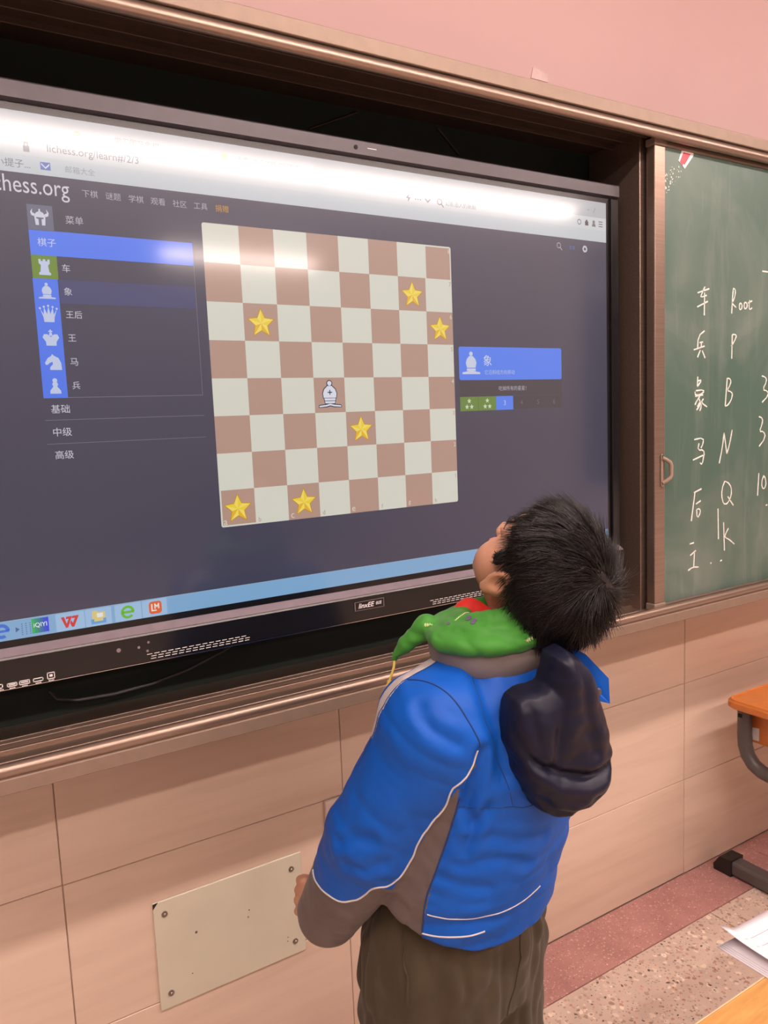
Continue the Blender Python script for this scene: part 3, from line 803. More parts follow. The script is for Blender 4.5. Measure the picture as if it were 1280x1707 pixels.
def fat(p, d):
    cx_ = sum(a for a, b in p) / len(p); cz_ = sum(b for a, b in p) / len(p); out = []
    n = len(p)
    ar = sum(p[i][0] * p[(i + 1) % n][1] - p[(i + 1) % n][0] * p[i][1] for i in range(n))
    q = p if ar > 0 else p[::-1]
    for i in range(n):
        a, b, c = Vector(q[i - 1]), Vector(q[i]), Vector(q[(i + 1) % n])
        n1 = (b - a).normalized(); n2 = (c - b).normalized()
        nn = Vector((n1.y + n2.y, -n1.x - n2.x))
        if nn.length < 1e-6: nn = Vector((n1.y, -n1.x))
        nn.normalize()
        out.append((b.x + nn.x * d, b.y + nn.y * d))
    return out
icon('bishop_outline', [fat(p, .035) for p in BSH], 3.5, 3.53, .82, NAVY, 3)
icon('bishop_piece', BSH, 3.5, 3.53, .82, (226, 230, 244), 4)
icon('bishop_cross', [[(-.012, -.02), (.018, -.02), (.018, .12), (-.012, .12)], [(-.07, .035), (.076, .035), (.076, .065), (-.07, .065)]], 3.5, 3.53, 1.0, NAVY, 5)
# lesson card
pane('card_header', 8.20, 12.67, 3.89, 4.95, (68, 130, 250), 2, 0.07)
pane('card_body', 8.20, 12.67, 2.90, 3.89, (46, 48, 60), 2)
icon('bishop_icon', BISH, 8.69, 4.44, .72, (206, 216, 240), 4)
word('card_word', '象', 9.37, 4.52, None, (214, 224, 246), w=.34); word('card_word', '它沿斜线方向移动', 9.88, 4.14, None, (180, 200, 240), w=1.28)
word('card_word', '吃掉所有的星星！', 10.42, 3.61, None, (176, 178, 190), w=1.2)
for i in range(2):
    pane('done_cell', 8.20 + .748 * i, 8.94 + .748 * i, 2.90, 3.355, (96, 136, 46), 3)
    icon('done_stars', [starpts(0, .25, .22), starpts(-.24, -.22, .22), starpts(.24, -.22, .22)], 8.57 + .748 * i, 3.12, .40, (206, 226, 196), 4)
pane('current_cell', 9.69, 10.43, 2.90, 3.355, (68, 130, 250), 3)
for s_, x_, c_ in (('3', 10.06, (190, 208, 246)), ('4', 10.80, (96, 98, 112)), ('5', 11.55, (96, 98, 112)), ('6', 12.29, (96, 98, 112))):
    word('cell_numeral', s_, x_, 3.13, .16, c_)
pane('card_rule', 10.43, 12.6, 3.35, 3.36, (66, 68, 80), 3); pane('card_rule', 10.43, 12.66, 2.90, 2.91, (66, 68, 80), 3)
# taskbar
pane('taskbar', -6.70, 14.94, -2.13, -1.66, (128, 176, 218), 1)
pane('taskbar_edge', -6.70, 14.94, -1.672, -1.655, (150, 184, 214), 2)
for a, b in ((-4.36, -3.69), (-3.67, -3.04), (-2.96, -2.30), (-2.27, -1.63)):
    pane('task_button', a, b, -2.12, -1.68, (158, 196, 232), 2, .03)
icon('browser_icon', [[(a * .5, b * .5) for a, b in q] for q in ringpts(.55, 1.0)][:15] + [[(-.4, -.08), (.45, -.08), (.45, .08), (-.4, .08)]], -5.56, -1.89, .36, (40, 110, 216), 3)
icon('arrow_icon', [[(-.3, -.5), (-.3, .5), (.4, 0)]], -5.22, -1.90, .13, (60, 96, 150), 3)
icon('grip_dots', [[(-.3 + .3 * i, -.5 + .17 * j), (-.2 + .3 * i, -.5 + .17 * j), (-.2 + .3 * i, -.42 + .17 * j), (-.3 + .3 * i, -.42 + .17 * j)] for i in range(3) for j in range(6)], -5.04, -1.90, .30, (80, 116, 160), 3)
mb = MB()
for i in range(6):
    x0 = -4.90 + .063 * i
    mb.sheet([(SX(a), SZ(b)) for a, b in ((x0, -2.06), (x0 + .064, -2.06), (x0 + .064, -1.70), (x0, -1.70))], LY(3), i)
mb.build('video_app_icon', [mat_pixel(20, 180 - 24 * i, 90 + 28 * i) for i in range(6)], scr)
word('video_app_word', 'iQIYI', -4.71, -1.87, None, (236, 244, 248), w=.30, bold=.01)
icon('office_app_icon', [[(-.5, .3), (-.32, .3), (-.2, -.12), (-.08, .16), (-.24, .16), (-.20, .3), (.12, .3), (-.14, -.36), (-.26, -.36)], [(.14, .3), (.5, .3), (.20, -.36), (.08, -.36), (-.02, -.12), (.06, .06), (.14, -.12), (.27, .16), (.08, .16)]], -4.03, -1.90, .42, (214, 44, 44), 4)
icon('folder_icon', [[(-.45, -.4), (.45, -.4), (.45, .3), (0, .3), (-.08, .42), (-.4, .42)]], -3.36, -1.89, .36, (226, 206, 130), 3)
icon('folder_stand', [[(-.5, -.45), (.5, -.45), (.5, -.1), (.3, -.1), (.3, -.28), (-.3, -.28), (-.3, -.1), (-.5, -.1)]], -3.36, -1.91, .36, (96, 164, 220), 4)
icon('folder_paper', [[(-.1, -.1), (.3, -.1), (.3, .2), (-.1, .2)]], -3.36, -1.88, .36, (236, 240, 236), 4)
icon('green_browser_icon', [[(a * .5, b * .5) for a, b in q] for q in ringpts(.62, 1.0)][:16] + [[(-.4, -.09), (.46, -.09), (.46, .09), (-.4, .09)]], -2.64, -1.90, .34, (98, 190, 30), 4)
pane('meeting_app_icon', -2.10, -1.77, -2.06, -1.73, (228, 96, 36), 3, .08)
icon('meeting_app_mark', [[(-.35, -.3), (.1, -.3), (.1, -.2), (-.24, -.2), (-.24, .35), (-.35, .35)], [(-.08, -.12), (.02, -.12), (.02, .14), (.13, -.02), (.24, .14), (.24, -.12), (.34, -.12), (.34, .36), (.26, .36), (.13, .14), (0, .36), (-.08, .36)]], -1.935, -1.895, .30, (246, 236, 230), 4)
# loose cable lying in the bay under the display
cb_pts = [(-0.294, -0.035, 1.012), (-0.285, -0.05, 1.000), (-0.25, -0.06, 0.994), (-0.19, -0.062, 0.992), (-0.12, -0.060, 0.996), (-0.05, -0.055, 1.006), (0.03, -0.05, 1.03), (0.09, -0.045, 1.06), (0.12, -0.04, 1.10)]
tag(MB().tube(cb_pts, 0.0032, 8).build('loose_cable', M['cable']), 'thin grey cable drooping in the dark bay below the display', 'cable')

# ================================================================== SMALL THINGS ON THE WALL
cp = empty('cover_plate', (0.02, 0, 0.41))
tag(cp, 'cream rectangular cover plate held by four screws on the tiled wall', 'cover plate')
MB().box(-0.141, 0.185, -0.0065, -0.0021, 0.2955, 0.5290, 0.001).build('plate', M['cover'], cp)
for x, z in ((-0.119, 0.500), (0.160, 0.497), (0.160, 0.326), (-0.118, 0.327)):
    MB().cyl((x, -0.0064, z), (0, -1, 0), 0.0062, 0.0016, 14).build('washer', M['screw'], cp)
    MB().tube([(x, -0.0078, z), (x, -0.0105, z), (x, -0.0115, z)], [0.004, 0.0036, 0.0015], 10).build('screw', M['screw'], cp)
for x, z, r in ((-0.058, 0.436, .0028), (0.055, 0.425, .0018), (0.058, 0.440, .0014), (-0.072, 0.350, .0012), (0.143, 0.342, .0016), (0.142, 0.333, .0012)):
    MB().cyl((x, -0.0064, z), (0, -1, 0), r, 0.0004, 8).build('stain_spot', M['hole'] if r < .0016 else M['screw'], cp)
MB().plate([(-0.1412, 0.528), (-0.1412, 0.516), (-0.130, 0.5292)], -0.0068, -0.0064).build('chipped_corner', M['hole'], cp)

so = empty('wall_socket', (0.293, 0, 0.585))
tag(so, 'white wall socket half hidden behind the sleeve of the blue jacket', 'socket')
sx0, sz0, ss = 0.250, 0.541, 0.086
MB().box(sx0, sx0 + ss, -0.0095, -0.0018, sz0, sz0 + ss, 0.0022, 0, 2).build('face_plate', M['white_plastic'], so)
MB().box(sx0 + 0.0135, sx0 + ss - 0.0135, -0.0106, -0.0094, sz0 + 0.0135, sz0 + ss - 0.0105, 0.0006).build('inner_plate', M['white_plastic'], so)
for dx in (0.028, 0.050):
    MB().plate([(sx0 + dx - .004, sz0 + .0565), (sx0 + dx + .004, sz0 + .0565), (sx0 + dx + .004, sz0 + .0655), (sx0 + dx, sz0 + .0655)], -0.0109, -0.0105).build('pin_hole', M['hole'], so)
for dx, tilt in ((0.028, .004), (0.043, 0), (0.058, -.004)):
    MB().plate([(sx0 + dx - .002 - tilt, sz0 + .022), (sx0 + dx + .002 - tilt, sz0 + .022), (sx0 + dx + .002 + tilt, sz0 + .036), (sx0 + dx - .002 + tilt, sz0 + .036)], -0.0109, -0.0105).build('pin_hole', M['hole'], so)

# ================================================================== ORANGE DESK (right)
dk = empty('school_desk', (1.86, -0.30, 0.0))
tag(dk, 'orange-topped school desk with grey steel leg against the tiled wall', 'desk')
def rrect(x0, x1, y0, y1, r, n=6):
    pts = []
    for cx_, cy_, a0 in ((x1 - r, y1 - r, 0), (x0 + r, y1 - r, 90), (x0 + r, y0 + r, 180), (x1 - r, y0 + r, 270)):
        pts += [(cx_ + r * math.cos(math.radians(a0 + 90 / n * i)), cy_ + r * math.sin(math.radians(a0 + 90 / n * i))) for i in range(n + 1)]
    return pts
def slab_z(pts, z0, z1, chamfer=0.0):
    mb = MB(); n = len(pts)
    cx_ = sum(p[0] for p in pts) / n; cy_ = sum(p[1] for p in pts) / n
    def ins(d): return [(p[0] - d * (1 if p[0] > cx_ else -1), p[1] - d * (1 if p[1] > cy_ else -1)) for p in pts]
    rings = [(ins(chamfer), z0), (pts, z0 + chamfer), (pts, z1 - chamfer), (ins(chamfer), z1)] if chamfer else [(pts, z0), (pts, z1)]
    v = []
    for ring, z in rings: v += [(a, b, z) for a, b in ring]
    f = []
    for k in range(len(rings) - 1):
        f += [(k * n + i, k * n + (i + 1) % n, (k + 1) * n + (i + 1) % n, (k + 1) * n + i) for i in range(n)]
    f += [tuple(range(n))[::-1], tuple(range((len(rings) - 1) * n, len(rings) * n))]
    return mb.add(v, f)
DX0, DX1, DYA, DYB, DZ = 1.560, 2.175, -0.495, -0.092, 0.590
slab_z(rrect(DX0, DX1, DYA, DYB, 0.035), DZ - 0.024, DZ, 0.004).build('desk_top', M['desk_orange'], dk)
rim = MB(); rp = rrect(DX0 + .008, DX1 - .008, DYA + .008, DYB - .008, 0.03)
rim.tube([(a, b, DZ + 0.0005) for a, b in rp], 0.0036, 8, 0, True).build('raised_rim', M['desk_orange'], dk)
MB().box(1.655, 2.10, -0.47, -0.110, DZ - 0.150, DZ - 0.0245, 0.004).build('book_tray', M['desk_orange'], dk)
stx = MB(); X0_, X1_ = 1.6538, 1.6549
stx.add([(X0_, -0.1500, 0.4905), (X0_, -0.1230, 0.4865), (X0_, -0.1230, 0.4480), (X0_, -0.1500, 0.4500), (X1_, -0.1500, 0.4905), (X1_, -0.1230, 0.4865), (X1_, -0.1230, 0.4480), (X1_, -0.1500, 0.4500)], [(0, 3, 2, 1), (0, 1, 5, 4), (1, 2, 6, 5), (2, 3, 7, 6), (3, 0, 4, 7)])
stx.build('blank_label', M['print_white'], dk)
for lx in (1.630, 2.126):
    lg_ = MB()
    path = [(lx, -0.118, 0.556), (lx, -0.118, 0.47), (lx, -0.121, 0.435), (lx, -0.131, 0.405), (lx, -0.150, 0.382), (lx, -0.178, 0.368), (lx, -0.22, 0.362), (lx, -0.29, 0.36)]
    # oval steel tube
    lg_.tube(path, 0.0215, 12)
    lg_.tube([(lx, -0.29, 0.02), (lx, -0.29, 0.20), (lx, -0.29, 0.375)], 0.026, 12)
    leg_ = lg_.build('leg', M['steel_grey'], dk)
    MB().box(lx - .0225, lx - .012, -0.123, -0.109, 0.526, 0.538, .001).build('slot', M['hole'], leg_)
    MB().tube([(lx - 0.024, -0.245, 0.318), (lx - 0.045, -0.245, 0.318)], 0.015, 12).build('adjuster_knob', M['black_matt'], leg_)
    MB().box(lx - 0.026, lx + 0.026, -0.50, -0.085, 0.004, 0.048, 0.008, 0, 2).build('foot_beam', M['steel_grey'], dk)
    for ya, yb, yt in ((-0.098, -0.038, -0.052), (-0.545, -0.488, -0.53)):
        fc = MB(); a_, b_ = lx - 0.031, lx + 0.031
        if yb > -0.2: ft = [(-0.098, 0.0), (-0.038, 0.0), (-0.036, 0.018), (-0.058, 0.052), (-0.098, 0.054)]
        else: ft = [(-0.488, 0.0), (-0.488, 0.054), (-0.528, 0.052), (-0.55, 0.018), (-0.548, 0.0)]
        fc.prism_x(ft, a_, b_).build('foot_cap', M['black_matt'], dk)

# ================================================================== FOREGROUND TABLE AND NOTEBOOK
tb = empty('wooden_table', (0.95, -1.10, 0.0))
tag(tb, 'yellow wood-grain table corner in the lower right foreground', 'table')
TZ = 0.62
MB().box(0.37, 1.55, -1.36, -0.8665, TZ - 0.024, TZ, 0.0012).build('table_top', M['yellow_wood'], tb)
MB().box(0.37, 1.55, -0.8664, -0.8645, TZ - 0.024, TZ + 0.0004, 0.0005).build('edge_band', M['edge_wood'], tb)
for x in (0.42, 1.50):
    for y in (-1.31, -0.915):
        MB().box(x - 0.02, x + 0.02, y - 0.02, y + 0.02, 0.0, TZ - 0.0242, 0.003).build('leg', M['steel_grey'], tb)

nb = empty('exercise_book', (0.66, -0.86, TZ))
tag(nb, 'open ruled exercise book lying over the edge of the yellow table', 'book')
NA = Vector((0.5452, -0.7875, 0)); ne1 = Vector((0.006, -1.0, 0)).normalized(); ne2 = Vector((0.985, -0.055, 0)).normalized()
def sheet_pt(a, b, lift): 
    p = NA + ne1 * a + ne2 * b
    return Vector((p.x, p.y, lift))
def leaf(nm, a0, a1, b0, b1, zf, th, m, parent, na=10, nb_=10):
    v = []; f = []
    for side in (0, 1):
        for i in range(na + 1):
            for j in range(nb_ + 1):
                a = a0 + (a1 - a0) * i / na; b = b0 + (b1 - b0) * j / nb_
                v.append(sheet_pt(a, b, zf(a, b) + (th if side == 0 else 0))[:])
    n1 = (na + 1) * (nb_ + 1)
    def ix(s, i, j): return s * n1 + i * (nb_ + 1) + j
    for i in range(na):
        for j in range(nb_):
            f.append((ix(0, i, j), ix(0, i + 1, j), ix(0, i + 1, j + 1), ix(0, i, j + 1)))
            f.append((ix(1, i, j), ix(1, i, j + 1), ix(1, i + 1, j + 1), ix(1, i + 1, j)))
    for i in range(na):
        f.append((ix(0, i, 0), ix(1, i, 0), ix(1, i + 1, 0), ix(0, i + 1, 0))); f.append((ix(0, i, nb_), ix(0, i + 1, nb_), ix(1, i + 1, nb_), ix(1, i, nb_)))
    for j in range(nb_):
        f.append((ix(0, 0, j), ix(0, 0, j + 1), ix(1, 0, j + 1), ix(1, 0, j))); f.append((ix(0, na, j), ix(1, na, j), ix(1, na, j + 1), ix(0, na, j + 1)))
    mb = MB(); mb.add(v, f, 0, True)
    return mb.build(nm, m, parent)
leaf('back_cover', 0.0, 0.185, 0.0, 0.26, lambda a, b: TZ + 0.0006, 0.0012, M['paper'], nb)
for k in range(3):
    leaf('page_block', 0.001 + 0.002 * k, 0.184, 0.003 + 0.003 * k, 0.258, lambda a, b, k=k: TZ + 0.0022 + 0.0014 * k, 0.0010, M['paper'], nb)
zt_ = lambda a, b: TZ + 0.0070 + 0.016 * math.exp(-((b - 0.012) / 0.020) ** 2) * (1 - 0.55 * a / 0.185) + 0.004 * math.exp(-(a / 0.02) ** 2) + 0.002
tp_ = leaf('top_page', -0.006, 0.180, 0.012, 0.256, zt_, 0.0004, M['paper'], nb, 14, 18)
for k in range(8):
    a = 0.022 + 0.0195 * k
    v = []; f = []
    for j in range(19):
        b = 0.030 + (0.25 - 0.030) * j / 18
        v += [sheet_pt(a, b, zt_(a, b) + 0.0006)[:], sheet_pt(a + 0.0011, b, zt_(a + 0.0011, b) + 0.0006)[:]]
    for j in range(18): f.append((2 * j, 2 * j + 1, 2 * j + 3, 2 * j + 2))
    MB().add(v, f).build('ruled_line', M['paper_line'], tp_)

# ================================================================== THE BOY: implicit-surface toolkit
def smin(a, b, k):
    if k <= 0: return np.minimum(a, b)
    h = np.clip(0.5 + 0.5 * (b - a) / k, 0, 1)
    return b * (1 - h) + a * h - k * h * (1 - h)

class Field:
    """signed-distance grid in world space; shapes are blended in, then meshed with surface nets"""
    def __init__(self, lo, hi, h):
        self.lo = np.array(lo, np.float32); self.h = h
        self.n = np.ceil((np.array(hi) - self.lo) / h).astype(int) + 1
        self.F = np.full(self.n, 0.06, np.float32)
    def _slice(self, lo, hi):
        a = np.clip(np.floor((np.array(lo) - self.lo) / self.h).astype(int), 0, self.n - 1)
        b = np.clip(np.ceil((np.array(hi) - self.lo) / self.h).astype(int) + 1, 1, self.n)
        sl = tuple(slice(int(i), int(j)) for i, j in zip(a, b))
        ax = [(self.lo[d] + self.h * np.arange(sl[d].start, sl[d].stop)).astype(np.float32) for d in range(3)]
        return sl, np.meshgrid(*ax, indexing='ij', sparse=True)
    def shape(self, fn, lo, hi, k=0.01, op='add'):
        m = 0.03 + k
        sl, (x, y, z) = self._slice(np.array(lo) - m, np.array(hi) + m)
        d = fn(x, y, z)
        if op == 'add': self.F[sl] = smin(self.F[sl], d, k)
        elif op == 'sub': self.F[sl] = -smin(-self.F[sl], d, k)
        elif op == 'cut': self.F[sl] = -smin(-self.F[sl], -d, k)
        return self
    def cone(self, a, b, ra, rb, k=0.01, op='add'):
        a = np.array(a, float); b = np.array(b, float); ab = b - a; L2 = float(ab @ ab)
        def fn(x, y, z):
            t = np.clip(((x - a[0]) * ab[0] + (y - a[1]) * ab[1] + (z - a[2]) * ab[2]) / L2, 0, 1)
            return np.sqrt((x - a[0] - t * ab[0]) ** 2 + (y - a[1] - t * ab[1]) ** 2 + (z - a[2] - t * ab[2]) ** 2) - (ra + (rb - ra) * t)
        r = max(ra, rb)
        return self.shape(fn, np.minimum(a, b) - r, np.maximum(a, b) + r, k, op)
    def ell(self, c, rad, axes=None, k=0.01, op='add'):
        c = np.array(c, float); A = np.eye(3) if axes is None else np.array(axes, float)
        R_ = max(rad)
        def fn(x, y, z):
            p = [(x - c[0]) * A[i][0] + (y - c[1]) * A[i][1] + (z - c[2]) * A[i][2] for i in range(3)]
            k0 = np.sqrt(sum((p[i] / rad[i]) ** 2 for i in range(3)))
            k1 = np.sqrt(sum((p[i] / rad[i] ** 2) ** 2 for i in range(3)))
            return k0 * (k0 - 1) / np.maximum(k1, 1e-6)
        return self.shape(fn, c - R_, c + R_, k, op)
    def trunk(self, zs, cx_, cy_, aa, bb, axr, axf, z0, z1, k=0.02, pw=2.0, kz=0.02, op='add'):
        """stack of ellipses: centre line and half widths interpolated over z"""
        def fn(x, y, z):
            zc = z[0, 0, :]
            X, Y, A_, B_ = (np.interp(zc, zs, q).astype(np.float32)[None, None, :] for q in (cx_, cy_, aa, bb))
            u = ((x - X) * axr[0] + (y - Y) * axr[1]) / A_
            w = ((x - X) * axf[0] + (y - Y) * axf[1]) / B_
            d = ((np.abs(u) ** pw + np.abs(w) ** pw) ** (1 / pw) - 1) * np.minimum(A_, B_)
            e = np.maximum(z0 - z, z - z1) + 0 * d
            return -smin(-d, -e, kz)
        r = max(max(aa), max(bb)) + 0.01
        return self.shape(fn, (min(cx_) - r, min(cy_) - r, z0), (max(cx_) + r, max(cy_) + r, z1), k, op)
    def mesh(self):
        F = self.F; h = self.h; lo = self.lo
        S = F < 0
        c = [S[i:S.shape[0] - 1 + i, j:S.shape[1] - 1 + j, k:S.shape[2] - 1 + k] for i in (0, 1) for j in (0, 1) for k in (0, 1)]
        cnt = sum(q.astype(np.int8) for q in c)
        mask = (cnt > 0) & (cnt < 8)
        idx = np.full(mask.shape, -1, np.int64)
        I = np.argwhere(mask)
        idx[mask] = np.arange(len(I))
        acc = np.zeros((len(I), 3)); num = np.zeros(len(I))
        corner = [(i, j, k) for i in (0, 1) for j in (0, 1) for k in (0, 1)]
        val = {q: F[I[:, 0] + q[0], I[:, 1] + q[1], I[:, 2] + q[2]] for q in corner}
        for a in corner:
            for d in range(3):
                if a[d] == 0:
                    b = list(a); b[d] = 1; b = tuple(b)
                    va, vb = val[a], val[b]
                    cr = (va < 0) != (vb < 0)
                    t = np.where(cr, va / np.where(va == vb, 1, va - vb), 0)
                    p = np.array(a, float)[None, :].repeat(len(I), 0); p[:, d] += t
                    acc[cr] += p[cr]; num[cr] += 1
        V = lo + (I + acc / num[:, None]) * h
        quads = []
        for d in range(3):
            e = [0, 0, 0]; e[d] = 1
            n = S.shape
            A = S[:n[0] - e[0], :n[1] - e[1], :n[2] - e[2]]; B = S[e[0]:, e[1]:, e[2]:]
            u, w = [(1, 2), (2, 0), (0, 1)][d]
            ch = A != B
            E = np.argwhere(ch)
            ok = (E[:, u] > 0) & (E[:, w] > 0) & (E[:, u] < n[u] - 1) & (E[:, w] < n[w] - 1)
            E = E[ok]
            s = A[E[:, 0], E[:, 1], E[:, 2]]
            def cell(du, dw):
                q = E.copy(); q[:, u] += du; q[:, w] += dw
                return idx[q[:, 0], q[:, 1], q[:, 2]]
            q = np.stack([cell(-1, -1), cell(0, -1), cell(0, 0), cell(-1, 0)], 1)
            q[~s] = q[~s][:, ::-1]
            quads.append(q)
        return V, np.concatenate(quads)

def vnormals(V, Q_):
    n = np.cross(V[Q_[:, 2]] - V[Q_[:, 0]], V[Q_[:, 3]] - V[Q_[:, 1]])
    out = np.zeros_like(V)
    for i in range(4): np.add.at(out, Q_[:, i], n)
    return out / np.maximum(np.linalg.norm(out, axis=1), 1e-12)[:, None]

def vsmooth(V, Q_, it=2, lam=0.5):
    for _ in range(it):
        s = np.zeros_like(V); c = np.zeros(len(V))
        for i in range(4):
            a, b = Q_[:, i], Q_[:, (i + 1) % 4]
            np.add.at(s, a, V[b]); np.add.at(c, a, 1); np.add.at(s, b, V[a]); np.add.at(c, b, 1)
        V = V + lam * (s / np.maximum(c, 1)[:, None] - V)
    return V

_rng = np.random.default_rng(11)
_tab = _rng.random((32, 32, 32)).astype(np.float32)
def vnoise(P_, s):
    """smooth value noise in [-1, 1]"""
    p = P_ * s + 100.0
    i = np.floor(p).astype(int); f = p - i; f = f * f * (3 - 2 * f)
    r = 0
    for a in (0, 1):
        for b in (0, 1):
            for c in (0, 1):
                w = (f[:, 0] if a else 1 - f[:, 0]) * (f[:, 1] if b else 1 - f[:, 1]) * (f[:, 2] if c else 1 - f[:, 2])
                r = r + w * _tab[(i[:, 0] + a) % 32, (i[:, 1] + b) % 32, (i[:, 2] + c) % 32]
    return r * 2 - 1

def np_mesh(name, V, Q_, mats, mi=None, parent=None, smooth=True):
    me = bpy.data.meshes.new(name)
    me.vertices.add(len(V)); me.vertices.foreach_set('co', np.asarray(V, np.float32).ravel())
    k = Q_.shape[1]
    me.loops.add(Q_.size); me.loops.foreach_set('vertex_index', Q_.astype(np.int32).ravel())
    me.polygons.add(len(Q_)); me.polygons.foreach_set('loop_start', np.arange(0, Q_.size, k, dtype=np.int32))
    for m in (mats if isinstance(mats, (list, tuple)) else [mats]): me.materials.append(m)
    if mi is not None: me.polygons.foreach_set('material_index', np.asarray(mi, np.int32))
    me.polygons.foreach_set('use_smooth', np.full(len(Q_), smooth))
    me.update(calc_edges=True); me.validate()
    return obj(name, me, parent)

# ------------------------------------------------------------------ pose
def v3(*a): return np.array(a, float)
AZ = math.radians(10)
BF_ = v3(-math.sin(AZ), math.cos(AZ), 0); BR_ = v3(math.cos(AZ), math.sin(AZ), 0); BZ_ = v3(0, 0, 1)
ZS = [0.55, 0.62, 0.70, 0.85, 0.98, 1.06, 1.12, 1.20]
CXs = [0.186, 0.188, 0.190, 0.207, 0.227, 0.236, 0.243, 0.25]
CYs = [-0.568, -0.568, -0.573, -0.597, -0.620, -0.633, -0.645, -0.66]
NECK = v3(0.243, -0.640, 1.115)
HEAD = v3(0.283, -0.684, 1.238)
HT = math.radians(56); HAZ = math.radians(3)
hf0 = v3(-math.sin(HAZ), math.cos(HAZ), 0); HR = v3(math.cos(HAZ), math.sin(HAZ), 0)
HF = hf0 * math.cos(HT) + BZ_ * math.sin(HT); HU = -hf0 * math.sin(HT) + BZ_ * math.cos(HT)
def hp(x, y, z): return HEAD + HR * x + HF * y + HU * z
LSH = v3(0.108, -0.655, 1.060); LEL = v3(0.0482, -0.585, 0.880); LWR = v3(0.0143, -0.502, 0.737)
RSH = NECK + BR_ * 0.118 + BF_ * 0.012 - v3(0, 0, 0.060); REL = RSH + BR_ * 0.02 + BF_ * 0.10 - v3(0, 0, 0.195); RWR = REL + BF_ * 0.13 - BR_ * 0.05 - v3(0, 0, 0.095)

# ------------------------------------------------------------------ materials
def mat_skin():
    t = NT('skin')
    v = t.co()
    t.set(t.ramp(t.noise(v, 30, 3), [(0.3, (0.56, 0.285, 0.185)), (0.7, (0.62, 0.33, 0.22))]), 0.45, 0, 0.4)
    t.b.inputs['Subsurface Weight'].default_value = 0.12
    t.b.inputs['Subsurface Radius'].default_value = (0.008, 0.003, 0.002)
    return t.m
def mat_cloth(name, lo, hi, rough=0.6, weave=900, bump=0.12, sheen=0.1):
    t = NT(name)
    v = t.co()
    f = t.noise(v, 14, 4, 0.6)
    t.set(t.ramp(f, [(0.3, lo), (0.7, hi)]), rough, 0, 0.25)
    t.b.inputs['Sheen Weight'].default_value = sheen
    w = t.noise(v, weave, 1)
    big = t.noise(v, 60, 3, 0.6)
    ad = t.n('ShaderNodeMath', operation='MULTIPLY_ADD')
    t.link(big, ad.inputs[0]); ad.inputs[1].default_value = 2.0; t.link(w, ad.inputs[2])
    t.bump(ad.outputs[0], bump, 0.0008)
    return t.m
M['skin'] = mat_skin()
M['blue'] = mat_cloth('blue_shell_nylon', (0.004, 0.090, 0.47), (0.005, 0.106, 0.55), 0.52, sheen=0.0)
M['grey_cloth'] = mat_cloth('taupe_grey_nylon', (0.115, 0.090, 0.085), (0.140, 0.112, 0.105), 0.55)
M['collar_grey'] = mat_cloth('grey_fleece', (0.21, 0.175, 0.165), (0.26, 0.22, 0.205), 0.8)
M['pale_cloth'] = mat_cloth('pale_grey_nylon', (0.56, 0.50, 0.51), (0.64, 0.58, 0.58), 0.55)
M['navy'] = mat_cloth('navy_satin_lining', (0.007, 0.0078, 0.021), (0.011, 0.012, 0.030), 0.40, sheen=0.0)
M['olive'] = mat_cloth('olive_brown_cotton', (0.056, 0.042, 0.024), (0.072, 0.055, 0.033), 0.85, 500, 0.2)
M['piping'] = mat_cloth('reflective_piping', (0.60, 0.58, 0.56), (0.68, 0.66, 0.64), 0.4)
M['seam'] = mat_cloth('dark_seam_thread', (0.008, 0.04, 0.17), (0.010, 0.05, 0.2), 0.6)
M['green_cloth'] = mat_cloth('green_print_cotton', (0.050, 0.25, 0.030), (0.066, 0.31, 0.040), 0.55)
M['scarf_red'] = mat_cloth('red_scarf_cotton', (0.66, 0.022, 0.016), (0.76, 0.032, 0.022), 0.55)
M['print_yellow'] = mat_plain('pale_yellow_print', (0.62, 0.78, 0.36), 0.6)
M['print_purple'] = mat_plain('purple_print', (0.14, 0.11, 0.20), 0.6)
M['shoe'] = mat_plain('shoe_leather', (0.03, 0.03, 0.035), 0.45)
M['eye_white'] = mat_plain('eye_white', (0.8, 0.78, 0.75), 0.15)
M['iris'] = mat_plain('dark_iris', (0.02, 0.012, 0.008), 0.1)
M['lip'] = mat_plain('lip', (0.52, 0.19, 0.15), 0.4)
M['zip_yellow'] = mat_plain('yellow_zip_cord', (0.62, 0.46, 0.10), 0.5)
def mat_hair():
    t = NT('black_hair')
    v = t.co()
    t.set(t.ramp(t.noise(v, 80, 2), [(0.3, (0.006, 0.005, 0.005)), (0.7, (0.013, 0.010, 0.010))]), 0.34, 0, 0.5)
    return t.m
M['hair'] = mat_hair()

boy = empty('person', (0.168, -0.575, 0.0))
tag(boy, 'child in blue hooded jacket and olive trousers looking up at the display', 'person')

# ------------------------------------------------------------------ body (one continuous skin)
Bd = Field((-0.16, -0.95, 0.02), (0.52, -0.36, 1.40), 0.0030)
Bd.trunk(ZS, CXs, CYs, [0.10, 0.105, 0.105, 0.095, 0.115, 0.105, 0.05, 0.04], [0.075, 0.08, 0.08, 0.07, 0.08, 0.07, 0.045, 0.04], BR_, BF_, 0.60, 1.13, 0.01)
Bd.cone(NECK - BZ_ * 0.03 - BF_ * 0.005, hp(0, -0.022, -0.055), 0.048, 0.044, 0.02)
Bd.ell(hp(0, -0.010, 0.018), (0.0715, 0.0895, 0.0815), (HR, HF, HU), 0.01)
Bd.ell(hp(0, 0.026, -0.044), (0.056, 0.058, 0.056), (HR, HF, HU), 0.03)
Bd.ell(hp(0, 0.050, 0.036), (0.052, 0.033, 0.038), (HR, HF, HU), 0.025)
for s in (-1, 1):
    Bd.ell(hp(0.038 * s, 0.044, -0.036), (0.029, 0.033, 0.033), (HR, HF, HU), 0.018)
